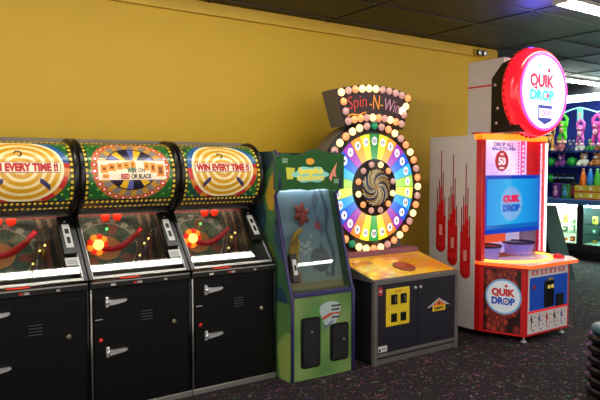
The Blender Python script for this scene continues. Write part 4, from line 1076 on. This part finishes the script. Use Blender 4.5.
# lit soffit lamp above the counter
T2 = thing('counter_light', 'long cool white light strip above the prize counter', 'light', (9.5, 4.6, 2.58))
MB().box(-0.05, 0.12, -1.4, 2.4, 0.10, 0.28, M('soffit_grey', (40, 42, 48), 0.5)).build('housing', T2)
MB().box(-0.08, 0.08, -1.35, 2.35, 0.0, 0.10, M('cool_tube', (200, 255, 245), 0.5, emit=5.0), bevel=0.01).build('diffuser', T2)

# shelves on the blue wall behind the counter
SB = M('shelf_blue', (40, 54, 140), 0.5, noise=0.15)
struct(MB().box(10.68, 10.75, 2.6, 9.3, 0.0, CZ, M('blue_pegboard', (44, 60, 168), 0.55, noise=0.1)), 'trim_3')
SHZ = (1.22, 1.53, 1.80)
for z, nm in zip(SHZ, ('lowest', 'middle', 'upper')):
    t = thing('wall_shelf', 'long blue shelf board on the wall behind the counter, %s of three' % nm, 'shelf', (10.4, 5.5, z), 0, 'shelf boards behind the counter')
    MB().box(-0.02, 0.28, -2.3, 2.6, -0.02, 0.0, SB, bevel=0.003).build('board', t)
    for yy in (-2.0, -0.6, 0.9, 2.2):
        MB().prism([(0.28, -0.10), (0.28, -0.02), (0.06, -0.02)], 'x', 0, 0.01, SB)
        q = MB(); q.box(0.05, 0.28, yy, yy + 0.015, -0.035, -0.02, SB); q.box(0.265, 0.28, yy, yy + 0.015, -0.10, -0.02, SB); q.build('bracket', t)

# where the photo's sight lines meet a vertical plane X along the counter
_p, _a = math.atan(32 / 620), math.radians(55.4)
_F = Vector((math.cos(_a) * math.cos(_p), math.sin(_a) * math.cos(_p), -math.sin(_p))); _R = Vector((math.sin(_a), -math.cos(_a), 0)); _U = _R.cross(_F)
def at(px, py, X):
    d = _F * 620 + _R * (px - 300) + _U * (200 - py)
    return Vector((0, 0, 1.5)) + d * (X / d.x)
def yat(px, X): return at(px, 168, X).y

# yellow boxes standing on the counter
YB = M('yellow_box', (226, 206, 60), 0.5); RB = M('box_red_band', (206, 70, 50), 0.5); WB = M('box_white', (244, 240, 214), 0.5)
k = 0
for row in range(2):
    for c_ in range(3):
        q = MB(); q.box(-0.06, 0.06, -0.09, 0.09, 0, 0.115, YB, bevel=0.004); q.box(-0.062, 0.062, -0.092, 0.092, 0.0, 0.02, RB)
        q.box(-0.063, -0.059, -0.05 + 0.02 * c_, 0.0 + 0.02 * c_, 0.04, 0.09, WB)
        o = q.build('candy_box', None, (9.62, yat(582, 9.62) - c_ * 0.19, 0.985 + row * 0.116))
        tag(o, 'yellow candy box, %s in the %s layer of the stack on the counter' % (['leftmost', 'middle', 'rightmost'][c_], ['lower', 'upper'][row]), 'box', 'yellow candy boxes on the counter')
# packets and toys left of the boxes
def toy_figure(px, z, h, c1, c2, label, x=9.62):
    T = thing('toy_figure', label, 'toy', (x, yat(px, x), z), 0, 'figures on the counter')
    A = M('toy_%d_%d_%d' % c1, c1, 0.45); B = M('toy_%d_%d_%d' % c2, c2, 0.45)
    q = MB(); q.box(-0.05, 0.05, -0.062, 0.062, 0, h, A, bevel=0.008); q.build('package', T)
    q = MB(); q.ball((-0.052, 0, h * 0.72), 0.035, B, 10, (0.5, 1, 1)); q.ball((-0.052, 0, h * 0.38), 0.045, B, 10, (0.4, 1, 1.3)); q.build('figure', T)
toy_figure(557.5, 0.985, 0.25, (96, 44, 130), (214, 150, 190), 'purple toy package with pink figure on the counter, left of the green one')
toy_figure(567, 0.985, 0.24, (60, 140, 60), (90, 170, 210), 'green toy package with blue figure on the counter, beside the yellow boxes')
toy_figure(574.5, 0.985, 0.26, (36, 32, 44), (170, 60, 60), 'dark toy package on the counter touching the yellow boxes', 9.7)
# black goggles in a row above
for j, px in enumerate((557, 562.5, 568, 573)):
    T = thing('toy_goggles', 'black toy goggles on the lower shelf, %s of four' % ['leftmost', 'second from left', 'third from left', 'rightmost'][j], 'toy', (10.45, yat(px, 10.45), SHZ[0]), 0, 'black goggles on the lower shelf')
    q = MB(); q.box(-0.04, 0.04, -0.048, 0.048, 0, 0.17, M('goggle_black', (26, 26, 34), 0.4), bevel=0.015); q.build('strap', T)
    for s in (-1, 1):
        q = MB(); q.lathe([(0.022, -0.04), (0.022, -0.055), (0.0, -0.058)], (0, s * 0.024, 0.10), 'x', M('goggle_lens', (150, 180, 210), 0.15, 0.4), 12); q.build('lens', T)
# coloured cone bottles
for j, (px, c1) in enumerate(((583.5, (240, 120, 30)), (590.5, (30, 130, 220)), (597.5, (80, 200, 60)))):
    T = thing('squeeze_bottle', '%s cone-shaped bottle standing above the yellow boxes' % ['orange', 'blue', 'bright green'][j], 'bottle', (9.62, yat(px, 9.62), 1.217), 0, 'cone bottles on the yellow boxes')
    q = MB(); q.lathe([(0.0, 0), (0.058, 0), (0.06, 0.02), (0.045, 0.14), (0.02, 0.24)], (0, 0, 0), 'z', M('bottle_%d' % c1[0], c1, 0.3), 16); q.build('body', T)
    q = MB(); q.lathe([(0.022, 0.235), (0.022, 0.27), (0.0, 0.275)], (0, 0, 0), 'z', M('bottle_cap_%d' % c1[2], mixc(c1, (255, 255, 255), 0.4), 0.4), 12); q.build('cap', T)
# green balls at left
for j, (px, z) in enumerate(((551.5, SHZ[0]), (551, SHZ[1]), (572, SHZ[1]))):
    q = MB(); q.ball((0, 0, 0), 0.085, M('ball_green', (50, 190, 70), 0.35), 16)
    for a in range(12): q.ball((0.075 * math.cos(a * 2.4), 0.075 * math.sin(a * 2.4), -0.04 + 0.008 * a), 0.02, M('ball_green', (50, 190, 70)), 6)
    o = q.build('toy_ball', None, (10.52, yat(px, 10.52), z + 0.085))
    tag(o, ['green knobby ball on the lowest shelf, left of the goggles', 'green knobby ball on the middle shelf, left of the violet plush', 'green knobby ball on the middle shelf, right of the violet plush'][j], 'toy', 'green balls on the shelves')

# plush toys
def plush(name, loc, c1, c2, label, kind, grp, s=1.0):
    T = thing(name, label, 'plush toy', loc, 0, grp)
    A = M('plush_%d_%d_%d' % c1, c1, 0.85, bump=0.5, nscale=60); B = M('plush_%d_%d_%d' % c2, c2, 0.85, bump=0.5, nscale=60)
    q = MB()
    if kind == 'hang':            # hangs from its joined hands: origin at the hands
        q.tube([(0, -0.01 * s, 0), (0, 0.07 * s, -0.09 * s), (0, 0.065 * s, -0.19 * s), (0, 0.04 * s, -0.27 * s)], [0.024 * s, 0.03 * s, 0.03 * s, 0.03 * s], A, 8)
        q.tube([(0, 0.01 * s, 0), (0, -0.07 * s, -0.09 * s), (0, -0.065 * s, -0.19 * s), (0, -0.04 * s, -0.27 * s)], [0.024 * s, 0.03 * s, 0.03 * s, 0.03 * s], A, 8)
        q.ball((0, 0, -0.29 * s), 0.07 * s, A, 12, (0.8, 1, 1.1))
        for k in (-1, 1):
            q.tube([(0, k * 0.03 * s, -0.33 * s), (-0.01, k * 0.055 * s, -0.42 * s), (-0.02, k * 0.05 * s, -0.50 * s)], [0.034 * s, 0.032 * s, 0.03 * s], A, 8)
        q.build('body', T)
        h = MB(); h.ball((-0.02 * s, 0, -0.195 * s), 0.062 * s, A, 12)
        for k in (-1, 1): h.ball((-0.01, k * 0.058 * s, -0.18 * s), 0.02 * s, A, 8)
        h.build('head', T)
        h = MB(); h.ball((-0.06 * s, 0, -0.205 * s), 0.042 * s, B, 10, (0.6, 1, 0.9)); h.ball((-0.06 * s, 0, -0.31 * s), 0.045 * s, B, 10, (0.4, 1, 1.1)); h.build('muzzle', T)
        h = MB()
        h.bm.free()
        for k in (-1, 1): MB().ball((-0.08 * s, k * 0.02 * s, -0.175 * s), 0.009 * s, BLACKP, 6).build('eye', T)
        for k in (-1, 1): MB().ball((-0.03 * s, k * 0.052 * s, -0.52 * s), 0.04 * s, B, 10, (1.3, 0.9, 0.8)).build('foot', T)
    else:                         # sits on a shelf: origin at the seat
        q.ball((0, 0, 0.08 * s), 0.085 * s, A, 12, (0.9, 1, 1))
        for k in (-1, 1):
            q.tube([(0, k * 0.05 * s, 0.05 * s), (-0.08 * s, k * 0.07 * s, 0.035 * s), (-0.12 * s, k * 0.075 * s, 0.045 * s)], [0.034 * s, 0.032 * s, 0.036 * s], A, 8)
            q.tube([(0, k * 0.07 * s, 0.13 * s), (-0.04 * s, k * 0.10 * s, 0.09 * s), (-0.07 * s, k * 0.09 * s, 0.05 * s)], [0.028 * s, 0.026 * s, 0.024 * s], A, 8)
        q.build('body', T)
        h = MB(); h.ball((-0.01, 0, 0.205 * s), 0.075 * s, A, 12)
        for k in (-1, 1): h.ball((0, k * 0.058 * s, 0.268 * s), 0.027 * s, B, 8)
        h.build('head', T)
        h = MB(); h.ball((-0.07 * s, 0, 0.19 * s), 0.04 * s, B, 10, (0.7, 1, 0.8)); h.build('muzzle', T)
        h = MB()
        h.ball((-0.098 * s, 0, 0.20 * s), 0.012 * s, BLACKP, 6); h.build('nose', T)
        for k in (-1, 1): MB().ball((-0.078 * s, k * 0.028 * s, 0.225 * s), 0.010 * s, BLACKP, 6).build('eye', T)
    return T
HX = 9.45
gw = MB(); cord = []
cord = [at(px, py, HX) for px, py in [(540, 126), (551, 122), (563.5, 113), (572, 109.5), (580, 107.5), (588, 109.5), (597, 112), (610, 110)]]
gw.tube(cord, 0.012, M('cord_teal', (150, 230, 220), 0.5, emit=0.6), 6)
tag(gw.build('garland_cord'), 'pale teal cord strung across in front of the prize shelves', 'cord')
G = 'long-armed plush toys on the cord'
def hang(px, py): return at(px, py, HX) - Vector((0, 0, 0.012))
plush('hanging_plush', hang(563.5, 113), (90, 220, 50), (236, 190, 160), 'bright green long-armed plush hanging from the cord', 'hang', G, 0.9)
plush('hanging_plush', hang(551, 122.5), (222, 170, 80), (240, 210, 150), 'tan plush hanging beside the round red sign', 'hang', G, 0.85)
plush('hanging_plush', (hang(581, 118.5) + Vector((0, 0, 0.012))), (214, 110, 200), (240, 200, 220), 'mauve pink plush hanging right below the pale teal tag', 'hang', G, 0.8)
plush('hanging_plush', hang(597.5, 112.5), (240, 90, 190), (250, 190, 220), 'hot pink plush hanging at the right photo edge', 'hang', G, 0.95)
q = MB(); q.box(-0.01, 0.01, -0.05, 0.05, -0.20, 0.0, M('tag_teal', (110, 220, 200), 0.5, emit=0.2), bevel=0.006); q.box(-0.012, -0.009, -0.03, 0.03, -0.15, -0.06, LABELW)
tag(q.build('hang_tag', None, hang(580.3, 107.7)), 'pale teal tag on the cord above the mauve plush', 'tag')
S = 'plush toys on the upper shelf'; SX_ = 10.5
def sit(px, k): return (SX_, yat(px, SX_), SHZ[k])
plush('plush_toy', sit(560, 2), (206, 120, 130), (240, 180, 170), 'dusty pink plush sitting under the green hanging toy', 'sit', S, 0.95)
plush('plush_toy', sit(571, 2), (70, 80, 130), (200, 190, 170), 'slate blue plush sitting between the dusty pink and pale grey ones', 'sit', S, 0.72)
plush('plush_toy', sit(580.5, 2), (214, 208, 200), (90, 80, 80), 'pale grey plush on the upper shelf under the mauve hanging toy', 'sit', S, 0.72)
plush('plush_toy', sit(591, 2), (60, 150, 70), (220, 200, 150), 'dark green plush between the pale grey and the brown one', 'sit', S, 0.72)
plush('plush_toy', sit(601, 2), (170, 100, 50), (230, 200, 160), 'brown plush at the right end of the upper shelf', 'sit', S, 0.72)
S2 = 'plush toys on the middle shelf'
plush('plush_toy', sit(584, 1), (240, 232, 220), (236, 150, 60), 'white and orange plush above the orange bottle', 'sit', S2, 0.85)
plush('plush_toy', sit(597, 1), (200, 130, 70), (250, 240, 225), 'orange-brown plush with white ears above the green bottle', 'sit', S2, 0.85)
plush('plush_toy', sit(561.5, 1), (150, 70, 150), (220, 150, 190), 'violet plush above the black goggles', 'sit', S2, 0.8)

# black slanted cabinet between the red game and the counter
wa, wb = at(547.5, 206, 7.6), at(560, 254, 7.6)
k_ = (wb.y - wa.y) / (wb.z - wa.z); y_floor = wa.y - wa.z * k_
T = thing('speaker_cabinet', 'black wedge-shaped cabinet standing between the red game and the showcases', 'cabinet', (7.6, wa.y, 0))
q = MB(); q.prism([(y_floor - wa.y, 0), (0, wa.z), (0.30, wa.z), (0.30, 0)], 'x', -0.2, 0.2, BLACKM); q.build('body', T)
MB().box(-0.2, 0.2, 0.0, 0.30, wa.z, wa.z + 0.01, BLACKP).build('top_edge', T)

# ------------------------------------------------------------------ world + lights
wd = bpy.data.worlds.new('world'); sc.world = wd; wd.use_nodes = True
bg = wd.node_tree.nodes['Background']; bg.inputs[0].default_value = (1.0, 0.93, 0.84, 1); bg.inputs[1].default_value = 1.3
def area(name, loc, size, sy, power, rgb, rot=(0, 0, 0)):
    l = bpy.data.lights.new(name, 'AREA'); l.shape = 'RECTANGLE'; l.size = size; l.size_y = sy; l.energy = power; l.color = lin(rgb)[:3]
    o = bpy.data.objects.new(name, l); col.objects.link(o); o.location = loc; o.rotation_euler = rot
    return o
pl = bpy.data.lights.new('blue_ceiling_glow', 'SPOT'); pl.energy = 22; pl.color = (0.12, 0.12, 1.0); pl.spot_size = math.radians(150); pl.spot_blend = 1.0; pl.shadow_soft_size = 0.1  # blue spot added to throw the glow on the ceiling
o = bpy.data.objects.new('blue_ceiling_glow', pl); col.objects.link(o); o.location = (4.75, 3.32, 2.585); o.rotation_euler = (math.radians(180), 0, 0)

# ------------------------------------------------------------------ camera
cam = bpy.data.cameras.new('camera'); cam.sensor_width = 36; cam.lens = 620 / 600 * 36; cam.clip_start = 0.05
co = bpy.data.objects.new('camera', cam); col.objects.link(co)
pitch = math.atan(32 / 620); aa = math.radians(55.4)
Fv = Vector((math.cos(aa) * math.cos(pitch), math.sin(aa) * math.cos(pitch), -math.sin(pitch)))
Rv = Vector((math.sin(aa), -math.cos(aa), 0)); Uv = Rv.cross(Fv)
mt = Matrix((Rv, Uv, -Fv)).transposed().to_4x4(); mt.translation = Vector((0, 0, 1.5))
co.matrix_world = mt
sc.camera = co
sc.view_settings.view_transform = 'Standard'; sc.view_settings.look = 'None'
sc.view_settings.exposure = 0.35; sc.view_settings.gamma = 1.0; sc.view_settings.use_curve_mapping = False
